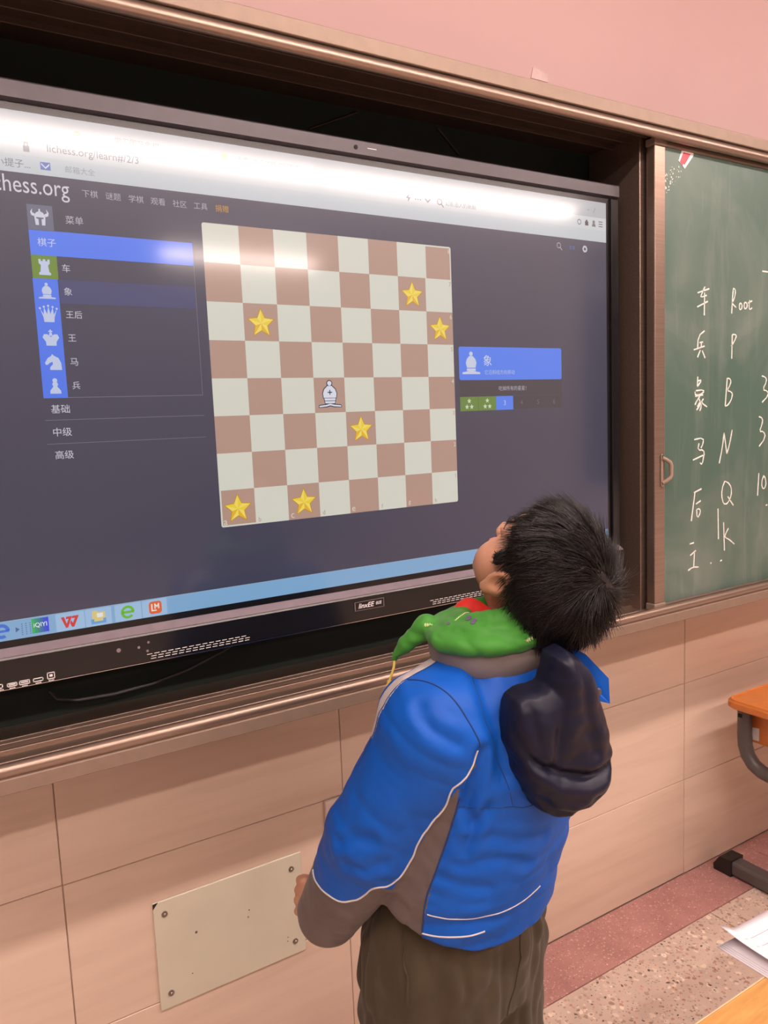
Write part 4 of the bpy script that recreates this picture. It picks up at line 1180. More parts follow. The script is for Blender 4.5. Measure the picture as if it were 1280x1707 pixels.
Bd.cone(hp(-0.012, 0.064, -0.086), hp(0.012, 0.064, -0.086), 0.018, 0.018, 0.02)
Bd.ell(hp(0, 0.076, 0.012), (0.046, 0.012, 0.010), (HR, HF, HU), 0.012)
for s in (-1, 1):
    Bd.ell(hp(0.030 * s, 0.090, -0.004), (0.016, 0.014, 0.009), (HR, HF, HU), 0.012, 'sub')
Bd.cone(hp(0, 0.083, 0.002), hp(0, 0.093, -0.022), 0.006, 0.0095, 0.010)
for s in (-1, 1):
    Bd.ell(hp(0.010 * s, 0.088, -0.026), (0.0075, 0.009, 0.007), (HR, HF, HU), 0.006)
Bd.ell(hp(0, 0.083, -0.050), (0.019, 0.008, 0.0055), (HR, HF, HU), 0.005)
Bd.ell(hp(0, 0.082, -0.059), (0.016, 0.008, 0.006), (HR, HF, HU), 0.005)
for s in (-1, 1):
    ef = HF * 0.80 - HR * s * 0.0 ; en = HR * s * 0.92 - HF * 0.35
    en = en / np.linalg.norm(en); eu = HU * 0.97 - HF * 0.22; eu = eu - en * (eu @ en); eu /= np.linalg.norm(eu); ew = np.cross(eu, en)
    ec = hp(0.0780 * s, 0.003, -0.002)
    Bd.ell(ec, (0.0078, 0.0185, 0.0300), (en, ew, eu), 0.005)
    Bd.ell(ec + en * 0.009 + ew * (0.003 * (1 if (ew @ HF) > 0 else -1)) + eu * 0.003, (0.0095, 0.0105, 0.0185), (en, ew, eu), 0.003, 'sub')
    Bd.ell(ec - eu * 0.026 + en * 0.001 + HF * 0.004, (0.006, 0.009, 0.010), (en, ew, eu), 0.006)
for (a, b, c) in ((LSH, LEL, LWR), (RSH, REL, RWR)):
    Bd.cone(a, b, 0.042, 0.034, 0.02); Bd.cone(b, c, 0.034, 0.024, 0.015)
def hand(field, wr, dirv, palm_n, thumb_dir, curl):
    """palm plus five bent fingers grown out of the wrist"""
    d = dirv / np.linalg.norm(dirv); n = palm_n - d * (palm_n @ d); n /= np.linalg.norm(n); s = np.cross(d, n)
    if s @ thumb_dir < 0: s = -s                       # s points to the thumb side
    pc = wr + d * 0.038
    field.cone(wr - d * 0.01, wr + d * 0.015, 0.023, 0.021, 0.01)
    field.ell(pc, (0.012, 0.032, 0.038), (n, s, d), 0.010)
    ln = [0.020, 0.023, 0.021, 0.016]
    for i in range(4):
        base = pc + d * 0.032 + s * (0.022 - 0.0148 * i)
        ang = math.radians(curl[0]); p = base; rad = 0.0085 - 0.0006 * (i == 3)
        for j in range(3):
            ang_j = math.radians(curl[0] + curl[1] * j)
            q = p + (d * math.cos(ang_j) - n * math.sin(ang_j)) * ln[i] * (1.1, 0.95, 0.75)[j]
            field.cone(p, q, rad, rad - 0.0008, 0.0025); p = q; rad -= 0.0008
    tb_ = pc - d * 0.015 + s * 0.026
    t1 = tb_ + (s * 0.60 + d * 0.70 - n * 0.35) * 0.026; t2 = t1 + (s * 0.15 + d * 0.80 - n * 0.55) * 0.023
    field.cone(tb_, t1, 0.011, 0.0098, 0.006); field.cone(t1, t2, 0.0096, 0.0080, 0.003)
ld = (LWR - LEL) / np.linalg.norm(LWR - LEL)
hand(Bd, LWR + ld * 0.006 + BZ_ * 0.006, ld * 0.35 + BF_ * 0.8 + BZ_ * 0.05, -BR_ * 0.9 + BZ_ * 0.35, BF_ * 0.4 + BZ_, (18, 34))
rd = (RWR - REL) / np.linalg.norm(RWR - REL)
hand(Bd, RWR + rd * 0.022, rd, BR_ * 0.9 + BZ_ * 0.3, BF_ + BZ_, (18, 30))
LHIP, RHIP = v3(0.190, -0.572, 0.66) - BR_ * 0.066, v3(0.190, -0.572, 0.66) + BR_ * 0.066
LKN, RKN = LHIP + v3(0, 0.02, -0.29) - BR_ * 0.010, RHIP + v3(0, 0.0, -0.29) + BR_ * 0.020
LAN, RAN = LKN + v3(0, -0.025, -0.29) - BR_ * 0.005, RKN + v3(0, -0.035, -0.29) + BR_ * 0.010
for a, b, c in ((LHIP, LKN, LAN), (RHIP, RKN, RAN)):
    Bd.cone(a, b, 0.070, 0.046, 0.03); Bd.cone(b, c, 0.046, 0.030, 0.02); Bd.cone(c, c + BF_ * 0.10 - BZ_ * 0.035, 0.030, 0.022, 0.015)
V, Q4 = Bd.mesh()
V = vsmooth(V, Q4, 1, 0.4)
body = np_mesh('body', V, Q4, M['skin'], None, boy)
for s in (-1, 1):
    ey = MB()
    c = hp(0.028 * s, 0.0650, -0.004)
    bm = bmesh.new(); bmesh.ops.create_uvsphere(bm, u_segments=16, v_segments=10, radius=0.0100)
    bm.verts.index_update()
    ey.add([(v.co + Vector(c))[:] for v in bm.verts], [[v.index for v in f.verts] for f in bm.faces], 0, True); bm.free()
    e = ey.build('eye', M['eye_white'], body)
    MB().tube([c + HF * 0.0098, c + HF * 0.0110], [0.0052, 0.0040], 14).build('iris', M['iris'], body)
    br_ = MB().tube([hp(0.016 * s, 0.0885, 0.017), hp(0.030 * s, 0.0860, 0.021), hp(0.045 * s, 0.0740, 0.017)], [0.0022, 0.0026, 0.001], 6).build('eyebrow', M['hair'], body)
MB().tube([hp(-0.017, 0.0855, -0.0545), hp(-0.008, 0.0905, -0.0535), hp(0, 0.0912, -0.0545), hp(0.008, 0.0905, -0.0535), hp(0.017, 0.0855, -0.0545)], [0.001, 0.0022, 0.0026, 0.0022, 0.001], 6).build('lips', M['lip'], body)

# ------------------------------------------------------------------ hair
def hairline(z):
    return np.interp(z, [-0.115, -0.090, -0.055, -0.030, 0.006, 0.016, 0.022, 0.035, 0.050, 0.065, 0.080, 0.12], [-0.050, -0.045, -0.036, -0.027, -0.024, -0.004, 0.026, 0.042, 0.056, 0.076, 0.105, 0.2])
Hr = Field(HEAD - 0.16, HEAD + 0.16, 0.0030)
Hr.ell(hp(0, -0.012, 0.021), (0.0765, 0.0925, 0.0865), (HR, HF, HU), 0.0)
Hr.ell(hp(0, -0.060, -0.035), (0.058, 0.040, 0.062), (HR, HF, HU), 0.03)
Hr.ell(hp(0, 0.028, 0.052), (0.058, 0.045, 0.041), (HR, HF, HU), 0.03)
def cutter(x, y, z):
    ly = (x - HEAD[0]) * HF[0] + (y - HEAD[1]) * HF[1] + (z - HEAD[2]) * HF[2]
    lz = (x - HEAD[0]) * HU[0] + (y - HEAD[1]) * HU[1] + (z - HEAD[2]) * HU[2]
    d1 = (ly - hairline(lz)) * 0.8
    return np.maximum(d1, -0.100 - lz)
Hr.shape(cutter, HEAD - 0.2, HEAD + 0.2, 0.004, 'cut')
for s in (-1, 1):
    Hr.ell(hp(0.0700 * s, 0.034, 0.014), (0.006, 0.009, 0.018), (HR, HF, HU), 0.008)
V, Q4 = Hr.mesh()
Vl = np.stack([(V - HEAD) @ HR, (V - HEAD) @ HF, (V - HEAD) @ HU], 1)
WH = v3(0.004, -0.056, 0.093)
N_ = vnormals(V, Q4)
rel = Vl - WH
az = np.arctan2(rel @ v3(1, 0, 0), rel @ v3(0, 0.6, 0.8))
V = V + N_ * (0.0018 * vnoise(np.stack([az * 9, np.linalg.norm(rel, axis=1) * 30, Vl[:, 0] * 60], 1), 1.0))[:, None]
hair = np_mesh('hair', V, Q4, M['hair'], None, boy)
# strands growing away from the whorl
rs = np.random.default_rng(5)
fc = (V[Q4[:, 0]] + V[Q4[:, 2]]) / 2; fn_ = np.cross(V[Q4[:, 2]] - V[Q4[:, 0]], V[Q4[:, 3]] - V[Q4[:, 1]]); fn_ /= np.linalg.norm(fn_, axis=1)[:, None]
lc = np.stack([(fc - HEAD) @ HR, (fc - HEAD) @ HF, (fc - HEAD) @ HU], 1)
outer = np.where(((fn_ * (fc - hp(0, -0.01, 0.01))).sum(1) > 0.035) & (lc[:, 2] > -0.092))[0]
NS = 11000
pick = rs.choice(outer, NS)
P0 = fc[pick] + rs.normal(0, 0.0012, (NS, 3)); Nn = fn_[pick]
Ll = np.stack([(P0 - HEAD) @ HR, (P0 - HEAD) @ HF, (P0 - HEAD) @ HU], 1)
wv = Ll - WH; dist = np.linalg.norm(wv, axis=1)
D = wv / np.maximum(dist, 1e-4)[:, None]
D = D[:, :1] * HR + D[:, 1:2] * HF + D[:, 2:] * HU
def unit(a): return a / np.maximum(np.linalg.norm(a, axis=1), 1e-9)[:, None]
SW = unit(np.cross(Nn, D))
curl_ = 0.38 + 0.75 * vnoise(Ll, 62) + 0.35 * vnoise(Ll + 3, 130)        # neighbouring hairs lean together: locks
D = D + SW * curl_[:, None] + rs.normal(0, 0.07, (NS, 3))
D = unit(D - Nn * (D * Nn).sum(1)[:, None])
edge = np.clip((hairline(Ll[:, 2]) - Ll[:, 1]) / 0.030, 0.18, 1)            # shorter towards the hairline
fade = np.clip((Ll[:, 2] + 0.105) / 0.075, 0.22, 1) * edge
lift = (0.10 + 0.18 * (vnoise(Ll + 8, 75) > 0.1) + 0.10 * np.abs(rs.normal(0, 1, NS)) + 0.25 * np.exp(-(dist / 0.03) ** 2)) * fade
LN = (0.026 + 0.014 * rs.random(NS)) * fade + 0.003
WD = unit(np.cross(Nn, D))
NQ = 5; rings = []
for q in range(NQ):
    t = q / (NQ - 1)
    c = P0 + D * (LN * t)[:, None] + Nn * (LN * (lift * t - 0.55 * lift * t * t) - 0.0012)[:, None] + SW * (LN * 0.12 * t * t)[:, None]
    r = 0.00075 * (1 - 0.85 * t)
    rings += [c - WD * r, c + WD * r, c + Nn * r]
A_ = np.stack(rings, 1)                                                     # NS x 3NQ x 3
tri = []
for q in range(NQ - 1):
    for i in range(3):
        j = (i + 1) % 3
        tri.append((3 * q + i, 3 * q + j, 3 * q + 3 + j, 3 * q + 3 + i))
tri = np.array(tri)
sf = (tri[None] + (np.arange(NS) * 3 * NQ)[:, None, None]).reshape(-1, 4)
st_ = np_mesh('hair_strands', A_.reshape(-1, 3), sf, M['hair'], None, hair)
st_['kind'] = 'stuff'

# ------------------------------------------------------------------ trousers
Tr = Field((-0.08, -0.80, 0.03), (0.42, -0.38, 0.86), 0.0040)
Tr.trunk(ZS, CXs, CYs, [0.132, 0.136, 0.134, 0.125, 0.12, 0.1, 0.1, 0.1], [0.114, 0.118, 0.116, 0.108, 0.1, 0.1, 0.1, 0.1], BR_, BF_, 0.57, 0.80, 0.02)
for a, b, c in ((LHIP, LKN, LAN), (RHIP, RKN, RAN)):
    Tr.cone(a, b, 0.098, 0.084, 0.035); Tr.cone(b, c, 0.084, 0.070, 0.02)
V, Q4 = Tr.mesh()
N_ = vnormals(V, Q4)
fold = np.abs(vnoise(V * v3(1, 1, 0.25), 17)) + 0.6 * np.abs(vnoise(V * v3(1, 1, 0.4) + 5, 44))
V = V - N_ * (0.017 * (0.6 - fold))[:, None] * np.clip((0.80 - V[:, 2]) / 0.1, 0, 1)[:, None]
V = vsmooth(V, Q4, 2, 0.5)
trousers = np_mesh('trousers', V, Q4, M['olive'], None, boy)
TBVH = BVHTree.FromPolygons([tuple(p) for p in V.tolist()], [tuple(q) for q in Q4.tolist()])
def on_trousers(p, l=0.0006):
    q, n, _, _ = TBVH.find_nearest(Vector(p)); return q + n * l
bs = [on_trousers(v3(0.19, -0.575, z) - BF_ * 0.16 + BR_ * 0.012) for z in np.linspace(0.76, 0.56, 12)]
MB().tube(bs, 0.0011, 6).build('back_seam', M['olive'], trousers)
ps_ = [on_trousers(v3(0.19, -0.575, z) - BR_ * (0.16) - BF_ * (0.045 + (0.75 - z) * 0.10)) for z in np.linspace(0.77, 0.66, 9)]
MB().tube(ps_, [0.0008] + [0.0018] * 7 + [0.0008], 6).build('pocket_edge', M['olive'], trousers)
for an in (LAN, RAN):
    Sh = Field(an - 0.16, an + 0.16, 0.004)
    Sh.cone(an - BF_ * 0.02 - BZ_ * 0.045, an + BF_ * 0.125 - BZ_ * 0.052, 0.036, 0.030, 0.01)
    Sh.cone(an - BZ_ * 0.01, an - BZ_ * 0.05, 0.040, 0.036, 0.02)
    zz = float(an[2])
    Sh.shape(lambda x, y, z: (0.002 - z) + 0 * x + 0 * y, an - 0.2, an + 0.2, 0.003, 'cut')
    Vs, Qs = Sh.mesh()
    np_mesh('shoe', Vs, Qs, M['shoe'], None, boy)

# ------------------------------------------------------------------ jacket
JA = [0.150, 0.152, 0.156, 0.162, 0.158, 0.138, 0.085, 0.07]
JB = [0.122, 0.126, 0.130, 0.136, 0.132, 0.112, 0.075, 0.06]
def elbow_chain(F_, sh, el, wr, rs_):
    F_.cone(sh, el, rs_[0], rs_[1], 0.012); F_.cone(el, wr, rs_[1], rs_[2], 0.012)
Jk = Field((-0.16, -0.88, 0.62), (0.52, -0.36, 1.20), 0.0030)
Jk.trunk(ZS, CXs, CYs, JA, JB, BR_, BF_, 0.650, 1.135, 0.02, 2.15, 0.025)
def hem(x, y, z):
    fl = (x - 0.19) * BF_[0] + (y + 0.573) * BF_[1]; rl = (x - 0.19) * BR_[0] + (y + 0.573) * BR_[1]
    return (0.788 + 0.48 * np.clip(fl, -0.2, 0.05) - 0.02 * rl - z)
Jk.shape(hem, (-0.2, -0.9, 0.6), (0.55, -0.3, 0.86), 0.012, 'cut')
Jk.cone((0.180, -0.615, 1.090), (0.120, -0.602, 1.050), 0.045, 0.058, 0.035)
Jk.cone(NECK - BR_ * 0.05 - v3(0, 0, 0.05), LSH + v3(0.004, 0, -0.012), 0.060, 0.078, 0.035)
Jk.cone(NECK + BR_ * 0.05 - v3(0, 0, 0.05), RSH - BR_ * 0.012 - v3(0, 0, 0.012), 0.060, 0.076, 0.035)
elbow_chain(Jk, LSH + v3(0.012, 0, -0.012), LEL, LWR + ld * 0.010, (0.080, 0.071, 0.050))
elbow_chain(Jk, RSH - BR_ * 0.012 - v3(0, 0, 0.012), REL, RWR + rd * 0.010, (0.078, 0.068, 0.048))
V, Q4 = Jk.mesh()
N_ = vnormals(V, Q4)
def seg_t(P_, a, b):
    ab = b - a; t = np.clip(((P_ - a) @ ab) / (ab @ ab), 0, 1)
    return t, np.linalg.norm(P_ - a - t[:, None] * ab, axis=1)
t1, d1 = seg_t(V, LSH, LEL); t2, d2 = seg_t(V, LEL, LWR + ld * 0.012)
t3, d3 = seg_t(V, RSH, REL); t4, d4 = seg_t(V, REL, RWR + rd * 0.012)
arm = np.minimum(np.minimum(d1, d2), np.minimum(d3, d4))
# soft padding folds: broad on the body, ringed round the elbow
ax = (LEL - LSH) / np.linalg.norm(LEL - LSH)
isarm = (np.minimum(d1, d2) < 0.105).astype(float)
u = V @ ax
w_arm = np.abs(vnoise(np.stack([V[:, 0] * 14, V[:, 1] * 14, u * 34], 1), 1.0)) + 0.5 * np.abs(vnoise(np.stack([V[:, 0] * 30, V[:, 1] * 30, u * 60], 1) + 9, 1.0))
w_body = np.abs(vnoise(V * v3(10, 10, 26), 1.0)) + 0.5 * np.abs(vnoise(V * v3(24, 24, 52) + 7, 1.0))
el_near = np.exp(-((V - LEL) ** 2).sum(1) / 0.075 ** 2)
low = np.clip((1.02 - V[:, 2]) / 0.2, 0.25, 1)
disp = -(0.0022 + 0.005 * el_near) * isarm * (0.7 - w_arm) - (1 - isarm) * low * 0.0062 * (0.7 - w_body)
# pulled creases in the padded shell
CREASES = (([(0.1608, -0.6867, 1.1246), (0.1489, -0.7217, 1.0915), (0.152, -0.7384, 1.0511), (0.1588, -0.7431, 1.0017)], 0.0045, 0.011),
           ([(0.1246, -0.7385, 1.0381), (0.1171, -0.7302, 1.0004), (0.1123, -0.7194, 0.9603), (0.1167, -0.7217, 0.9391)], 0.0060, 0.008),
           ([(0.103, -0.7107, 0.8796), (0.1266, -0.7258, 0.8821), (0.1593, -0.7358, 0.8807), (0.2016, -0.7355, 0.857)], 0.0026, 0.008),
           ([(0.0847, -0.6942, 0.859), (0.1066, -0.7111, 0.8486), (0.1407, -0.7255, 0.8392)], 0.0022, 0.007),
           ([(0.1419, -0.7332, 0.9151), (0.1769, -0.7404, 0.9008), (0.2283, -0.7371, 0.8881)], 0.0026, 0.008),
           ([(-0.0192, -0.6037, 0.9), (-0.0063, -0.6237, 0.9137), (0.0087, -0.6461, 0.9148)], 0.0034, 0.008),
           ([(-0.017, -0.6141, 0.874), (-0.0048, -0.6335, 0.8707), (0.0214, -0.6532, 0.8798)], 0.0030, 0.008),
           ([(0.0633, -0.691, 1.0982), (0.0663, -0.7123, 1.0763), (0.0896, -0.7309, 1.0567)], 0.0030, 0.009),
           ([(0.1366, -0.7352, 0.9595), (0.1199, -0.7235, 0.9305), (0.1096, -0.716, 0.8968)], 0.0040, 0.007))
for cr_, dp_, wd_ in CREASES:
    dm = np.full(len(V), 9.0)
    for a_, b_ in zip(cr_[:-1], cr_[1:]):
        dm = np.minimum(dm, seg_t(V, v3(*a_), v3(*b_))[1])
    disp = disp - dp_ * np.exp(-(dm / wd_) ** 2) + 0.4 * dp_ * np.exp(-((dm - 2.1 * wd_) / wd_) ** 2)
V = V + N_ * disp[:, None]
V = vsmooth(V, Q4, 2, 0.5)
def arm_coord(P_, sh, el, wr):
    """length along the sleeve, angle round it, distance from its axis"""
    a1, a2 = el - sh, wr - el; L1, L2 = np.linalg.norm(a1), np.linalg.norm(a2)
    ta, da = seg_t(P_, sh, el); tb2, db = seg_t(P_, el, wr)
    first = da - (0.080 - 0.009 * ta) < db - (0.071 - 0.021 * tb2)
    s = np.where(first, ta * L1, L1 + tb2 * L2)
    c = np.where(first[:, None], sh + ta[:, None] * a1, el + tb2[:, None] * a2)
    dd = P_ - c
    ax_ = np.where(first[:, None], a1 / L1, a2 / L2)
    e1 = v3(0, 0, 1) - ax_ * ax_[:, 2:3]; e1 /= np.linalg.norm(e1, axis=1)[:, None]
    e2 = np.cross(ax_, e1)
    th = np.degrees(np.arctan2((dd * e2).sum(1), (dd * e1).sum(1)))
    return s, th, np.minimum(da - (0.080 - 0.009 * ta), db - (0.071 - 0.021 * tb2))
def trunk_coord(P_):
    X, Y, A_, B_ = (np.interp(P_[:, 2], ZS, q) for q in (CXs, CYs, JA, JB))
    rl = (P_[:, 0] - X) * BR_[0] + (P_[:, 1] - Y) * BR_[1]; fl = (P_[:, 0] - X) * BF_[0] + (P_[:, 1] - Y) * BF_[1]
    return np.degrees(np.arctan2(rl, -fl)), (np.sqrt((rl / A_) ** 2 + (fl / B_) ** 2) - 1) * B_
cen = V[Q4].mean(1)
mi = np.zeros(len(Q4), int)                       # 0 blue, 1 grey, 2 pale
sL, thL, aL = arm_coord(cen, LSH, LEL, LWR + ld * 0.010)
sR, thR, aR = arm_coord(cen, RSH, REL, RWR + rd * 0.010); thR = -thR
phi, dT = trunk_coord(cen)
for s_, th_, a_, sg in ((sL, thL, aL, -1), (sR, thR, aR, 1)):
    onarm = (a_ < dT - 0.004) & (a_ < 0.025)
    under = ((th_ < -146 + 3 * (s_ > 0.15)) | (th_ > 110)) & (s_ > 0.004)
    cuff = s_ > np.interp(th_, [-180, -143, -137, -130, -113, -91, -66, -47, 0, 180], [0.20, 0.21, 0.222, 0.254, 0.277, 0.285, 0.295, 0.296, 0.285, 0.25])
    mi[onarm & (under | cuff)] = 1
    pb = np.interp(cen[:, 2], [0.72, 0.766, 0.855, 0.94, 0.975], [67, 67, 66, 62, 62])
    mi[~onarm & (phi * sg > pb) & (phi * sg < 128) & (cen[:, 2] < 0.990)] = 1
STRIPE = np.array([(0.165, -0.612, 1.142), (0.124, -0.632, 1.134), (0.0887, -0.641, 1.1234), (0.060, -0.628, 1.088), (0.046, -0.617, 1.058), (0.0345, -0.605, 1.022), (0.030, -0.597, 0.990)])
best = np.full(len(cen), 9.0); fdot = np.zeros(len(cen))
for a_, b_ in zip(STRIPE[:-1], STRIPE[1:]):
    t_, d_ = seg_t(cen, a_, b_)
    q_ = (cen - (a_ + t_[:, None] * (b_ - a_))) @ BF_
    up = d_ < best; best[up] = d_[up]; fdot[up] = q_[up]
wid = np.interp(cen[:, 2], [1.0, 1.08, 1.14], [0.008, 0.036, 0.042])
mi[(best < wid) & (fdot > 0) & (cen[:, 2] > 1.035)] = 2
jacket = np_mesh('jacket', V, Q4, [M['blue'], M['grey_cloth'], M['pale_cloth']], mi, boy)
JBVH = BVHTree.FromPolygons([tuple(p) for p in V.tolist()], [tuple(q) for q in Q4.tolist()])
def on_jacket(p, lift):
    q, n, i, d = JBVH.find_nearest(Vector(p))
    return q + n * lift
def spline(pts, m=5):
    P_ = [Vector(p) for p in pts]; out = []
    for i in range(len(P_) - 1):
        a = P_[max(i - 1, 0)]; b = P_[i]; c = P_[i + 1]; d = P_[min(i + 2, len(P_) - 1)]
        for k in range(m):
            t = k / m
            out.append(0.5 * ((2 * b) + (c - a) * t + (2 * a - 5 * b + 4 * c - d) * t * t + (3 * b - a - 3 * c + d) * t ** 3))
    out.append(P_[-1]); return out
def stitch(nm, pts, r, m, lift=0.0):
    MB().tube([on_jacket(p, lift) for p in spline(pts)], r, 6).build(nm, M[m], jacket)
stitch('armhole_seam', [(0.0778, -0.6422, 1.1194), (0.0897, -0.6748, 1.1217), (0.0994, -0.7012, 1.1131), (0.1076, -0.7216, 1.0931), (0.1155, -0.7353, 1.0675), (0.1221, -0.7382, 1.0467)], 0.0012, 'seam')
stitch('raglan_seam', [(0.1707, -0.6588, 1.1393), (0.1527, -0.6902, 1.1189), (0.1405, -0.7234, 1.0899), (0.1442, -0.7381, 1.053), (0.1572, -0.7425, 1.0019), (0.168, -0.7455, 0.957)], 0.0007, 'seam')
stitch('sleeve_piping', [(0.1192, -0.7381, 1.0418), (0.1141, -0.7351, 1.0235), (0.1019, -0.7273, 1.0053), (0.0904, -0.7161, 0.9879), (0.0870, -0.7057, 0.9613), (0.0726, -0.688, 0.9315), (0.0625, -0.6758, 0.9064), (0.0580, -0.6668, 0.8813), (0.0470, -0.6533, 0.8528), (0.0333, -0.6431, 0.8392), (0.0163, -0.6349, 0.8378), (0.0053, -0.6108, 0.8141), (-0.0117, -0.5889, 0.8033), (-0.0244, -0.5685, 0.8088), (-0.0276, -0.5414, 0.814), (-0.0229, -0.5231, 0.8215)], 0.0014, 'piping', 0.0004)
stitch('side_seam', [(0.1028, -0.717, 0.9747), (0.0979, -0.7074, 0.9388), (0.0896, -0.6995, 0.9042), (0.077, -0.6869, 0.8555), (0.0698, -0.6784, 0.8234), (0.0677, -0.6678, 0.7657), (0.070, -0.668, 0.742)], 0.0015, 'seam')
stitch('yoke_seam', [(0.1008, -0.7111, 0.9604), (0.126, -0.7297, 0.9579), (0.164, -0.745, 0.9552), (0.1924, -0.7482, 0.9477), (0.26, -0.75, 0.95)], 0.0007, 'seam')
stitch('hem_piping', [(0.0709, -0.6784, 0.8021), (0.0943, -0.6982, 0.7971), (0.1323, -0.7148, 0.7932), (0.1786, -0.7226, 0.7926), (0.24, -0.712, 0.80)], 0.0010, 'piping')
stitch('hem_piping', [(0.0673, -0.6686, 0.7699), (0.0888, -0.6906, 0.7687), (0.1165, -0.7078, 0.7692), (0.14, -0.714, 0.771)], 0.0013, 'piping')
stitch('stripe_seam', STRIPE.tolist(), 0.0010, 'seam')

# ------------------------------------------------------------------ collar, hood, neckerchief
def band(center, rx, rf, prof, n=64, tilt=0.0, wob=0.0, a0=0.0, a1=360.0):
    """ring of cross-sections round the neck; prof = (outward, up) outline"""
    full = abs(a1 - a0) >= 359; m = n if full else n + 1
    v = []; k = len(prof)
    for i in range(m):
        a = math.radians(a0 + (a1 - a0) * i / n)
        o = BR_ * math.cos(a) + BF_ * math.sin(a)
        base = center + BR_ * rx * math.cos(a) + BF_ * rf * math.sin(a) + BZ_ * (tilt * math.sin(a) + wob * math.sin(3 * a + 0.7))
        for (q, z) in prof: v.append(base + o * q + BZ_ * z)
    f = []
    for i in range(n):
        i2 = (i + 1) % m
        for c in range(k):
            c2 = (c + 1) % k
            f.append((i * k + c, i2 * k + c, i2 * k + c2, i * k + c2))
    return np.array(v), np.array(f)
colp = [(-0.004, -0.022), (0.000, -0.025), (0.005, -0.020), (0.0085, 0.004), (0.0075, 0.012), (0.004, 0.0155), (-0.001, 0.012), (-0.004, 0.0)]
V, Q4 = band(v3(0.2315, -0.6330, 1.1420), 0.0910, 0.0800, colp, 72, 0.006, 0.0015)
np_mesh('collar', V, Q4, M['collar_grey'], None, jacket)

Sc = Field((0.08, -0.80, 1.08), (0.40, -0.50, 1.26), 0.0026)
def ringfield(F_, c, rx, rf, r_out, r_up, tilt, k, op='add', puff=0.0):
    def fn(x, y, z):
        rl = (x - c[0]) * BR_[0] + (y - c[1]) * BR_[1]; fl = (x - c[0]) * BF_[0] + (y - c[1]) * BF_[1]
        ang = np.arctan2(fl / rf, rl / rx)
        rad = np.sqrt(rl ** 2 + fl ** 2) - np.sqrt((rx * np.cos(ang)) ** 2 + (rf * np.sin(ang)) ** 2)
        zz = z - c[2] - tilt * np.sin(ang) - 0.006 * np.cos(ang)
        s = 1 + puff * np.sin(2 * ang + 0.6)
        return (np.sqrt((rad / (r_out * s)) ** 2 + (zz / (r_up * s)) ** 2) - 1) * min(r_out, r_up)
    F_.shape(fn, c - max(rx, rf) - 0.05, c + max(rx, rf) + 0.05, k, op)
ringfield(Sc, v3(0.2300, -0.6370, 1.1670), 0.0885, 0.0760, 0.0190, 0.0150, 0.002, 0.004, puff=0.06)
ringfield(Sc, v3(0.2330, -0.6380, 1.1790), 0.0720, 0.0630, 0.0200, 0.0150, -0.004, 0.005, puff=0.06)
ringfield(Sc, v3(0.2350, -0.6420, 1.1910), 0.0560, 0.0520, 0.0170, 0.0130, -0.007, 0.004, puff=0.06)
kn = [v3(0.1500, -0.5850, 1.1690), v3(0.1380, -0.5740, 1.1560), v3(0.1270, -0.5640, 1.1410), v3(0.1140, -0.5504, 1.1200)]
for a_, b_, r1_, r2_ in ((kn[0], kn[1], 0.020, 0.014), (kn[1], kn[2], 0.013, 0.011), (kn[2], kn[3], 0.011, 0.006)):
    Sc.cone(a_, b_, r1_, r2_, 0.005)
V, Q4 = Sc.mesh()
N_ = vnormals(V, Q4)
an = np.arctan2(V[:, 1] + 0.636, V[:, 0] - 0.23)
fd = np.abs(vnoise(np.stack([an * 2.2, V[:, 2] * 45 + an * 2, V[:, 0] * 8], 1), 1.0)) + 0.4 * np.abs(vnoise(np.stack([an * 6, V[:, 2] * 80, V[:, 0] * 10], 1) + 4, 1.0))
V = V - N_ * (0.0045 * (0.6 - fd))[:, None]
V = vsmooth(V, Q4, 2, 0.5)
scarf = np_mesh('neckerchief', V, Q4, M['green_cloth'], None, boy)
SBVH = BVHTree.FromPolygons([tuple(p) for p in V.tolist()], [tuple(q) for q in Q4.tolist()])
# red scarf showing above the green one at the throat
rv = []; rf_ = []
top = [(0.1700, -0.5800, 1.165), (0.1820, -0.5830, 1.172), (0.1930, -0.5900, 1.184), (0.2010, -0.5950, 1.1965), (0.2100, -0.6010, 1.2035), (0.2190, -0.6080, 1.2040), (0.2270, -0.6160, 1.1980), (0.2350, -0.6260, 1.1890), (0.245, -0.636, 1.180)]
nn = len(top); tk = BF_ * 0.004 + BR_ * 0.002
for k_, p in enumerate(top):
    p = v3(*p); rv += [p - tk, p + tk, p + tk - BZ_ * 0.045, p - tk - BZ_ * 0.045 - BF_ * 0.004]
for k_ in range(nn - 1):
    for c in range(4):
        rf_.append((4 * k_ + c, 4 * k_ + (c + 1) % 4, 4 * k_ + 4 + (c + 1) % 4, 4 * k_ + 4 + c))
rf_ += [(0, 3, 2, 1), (4 * nn - 4, 4 * nn - 3, 4 * nn - 2, 4 * nn - 1)]
np_mesh('red_scarf', np.array(rv), np.array(rf_), M['scarf_red'], None, boy)

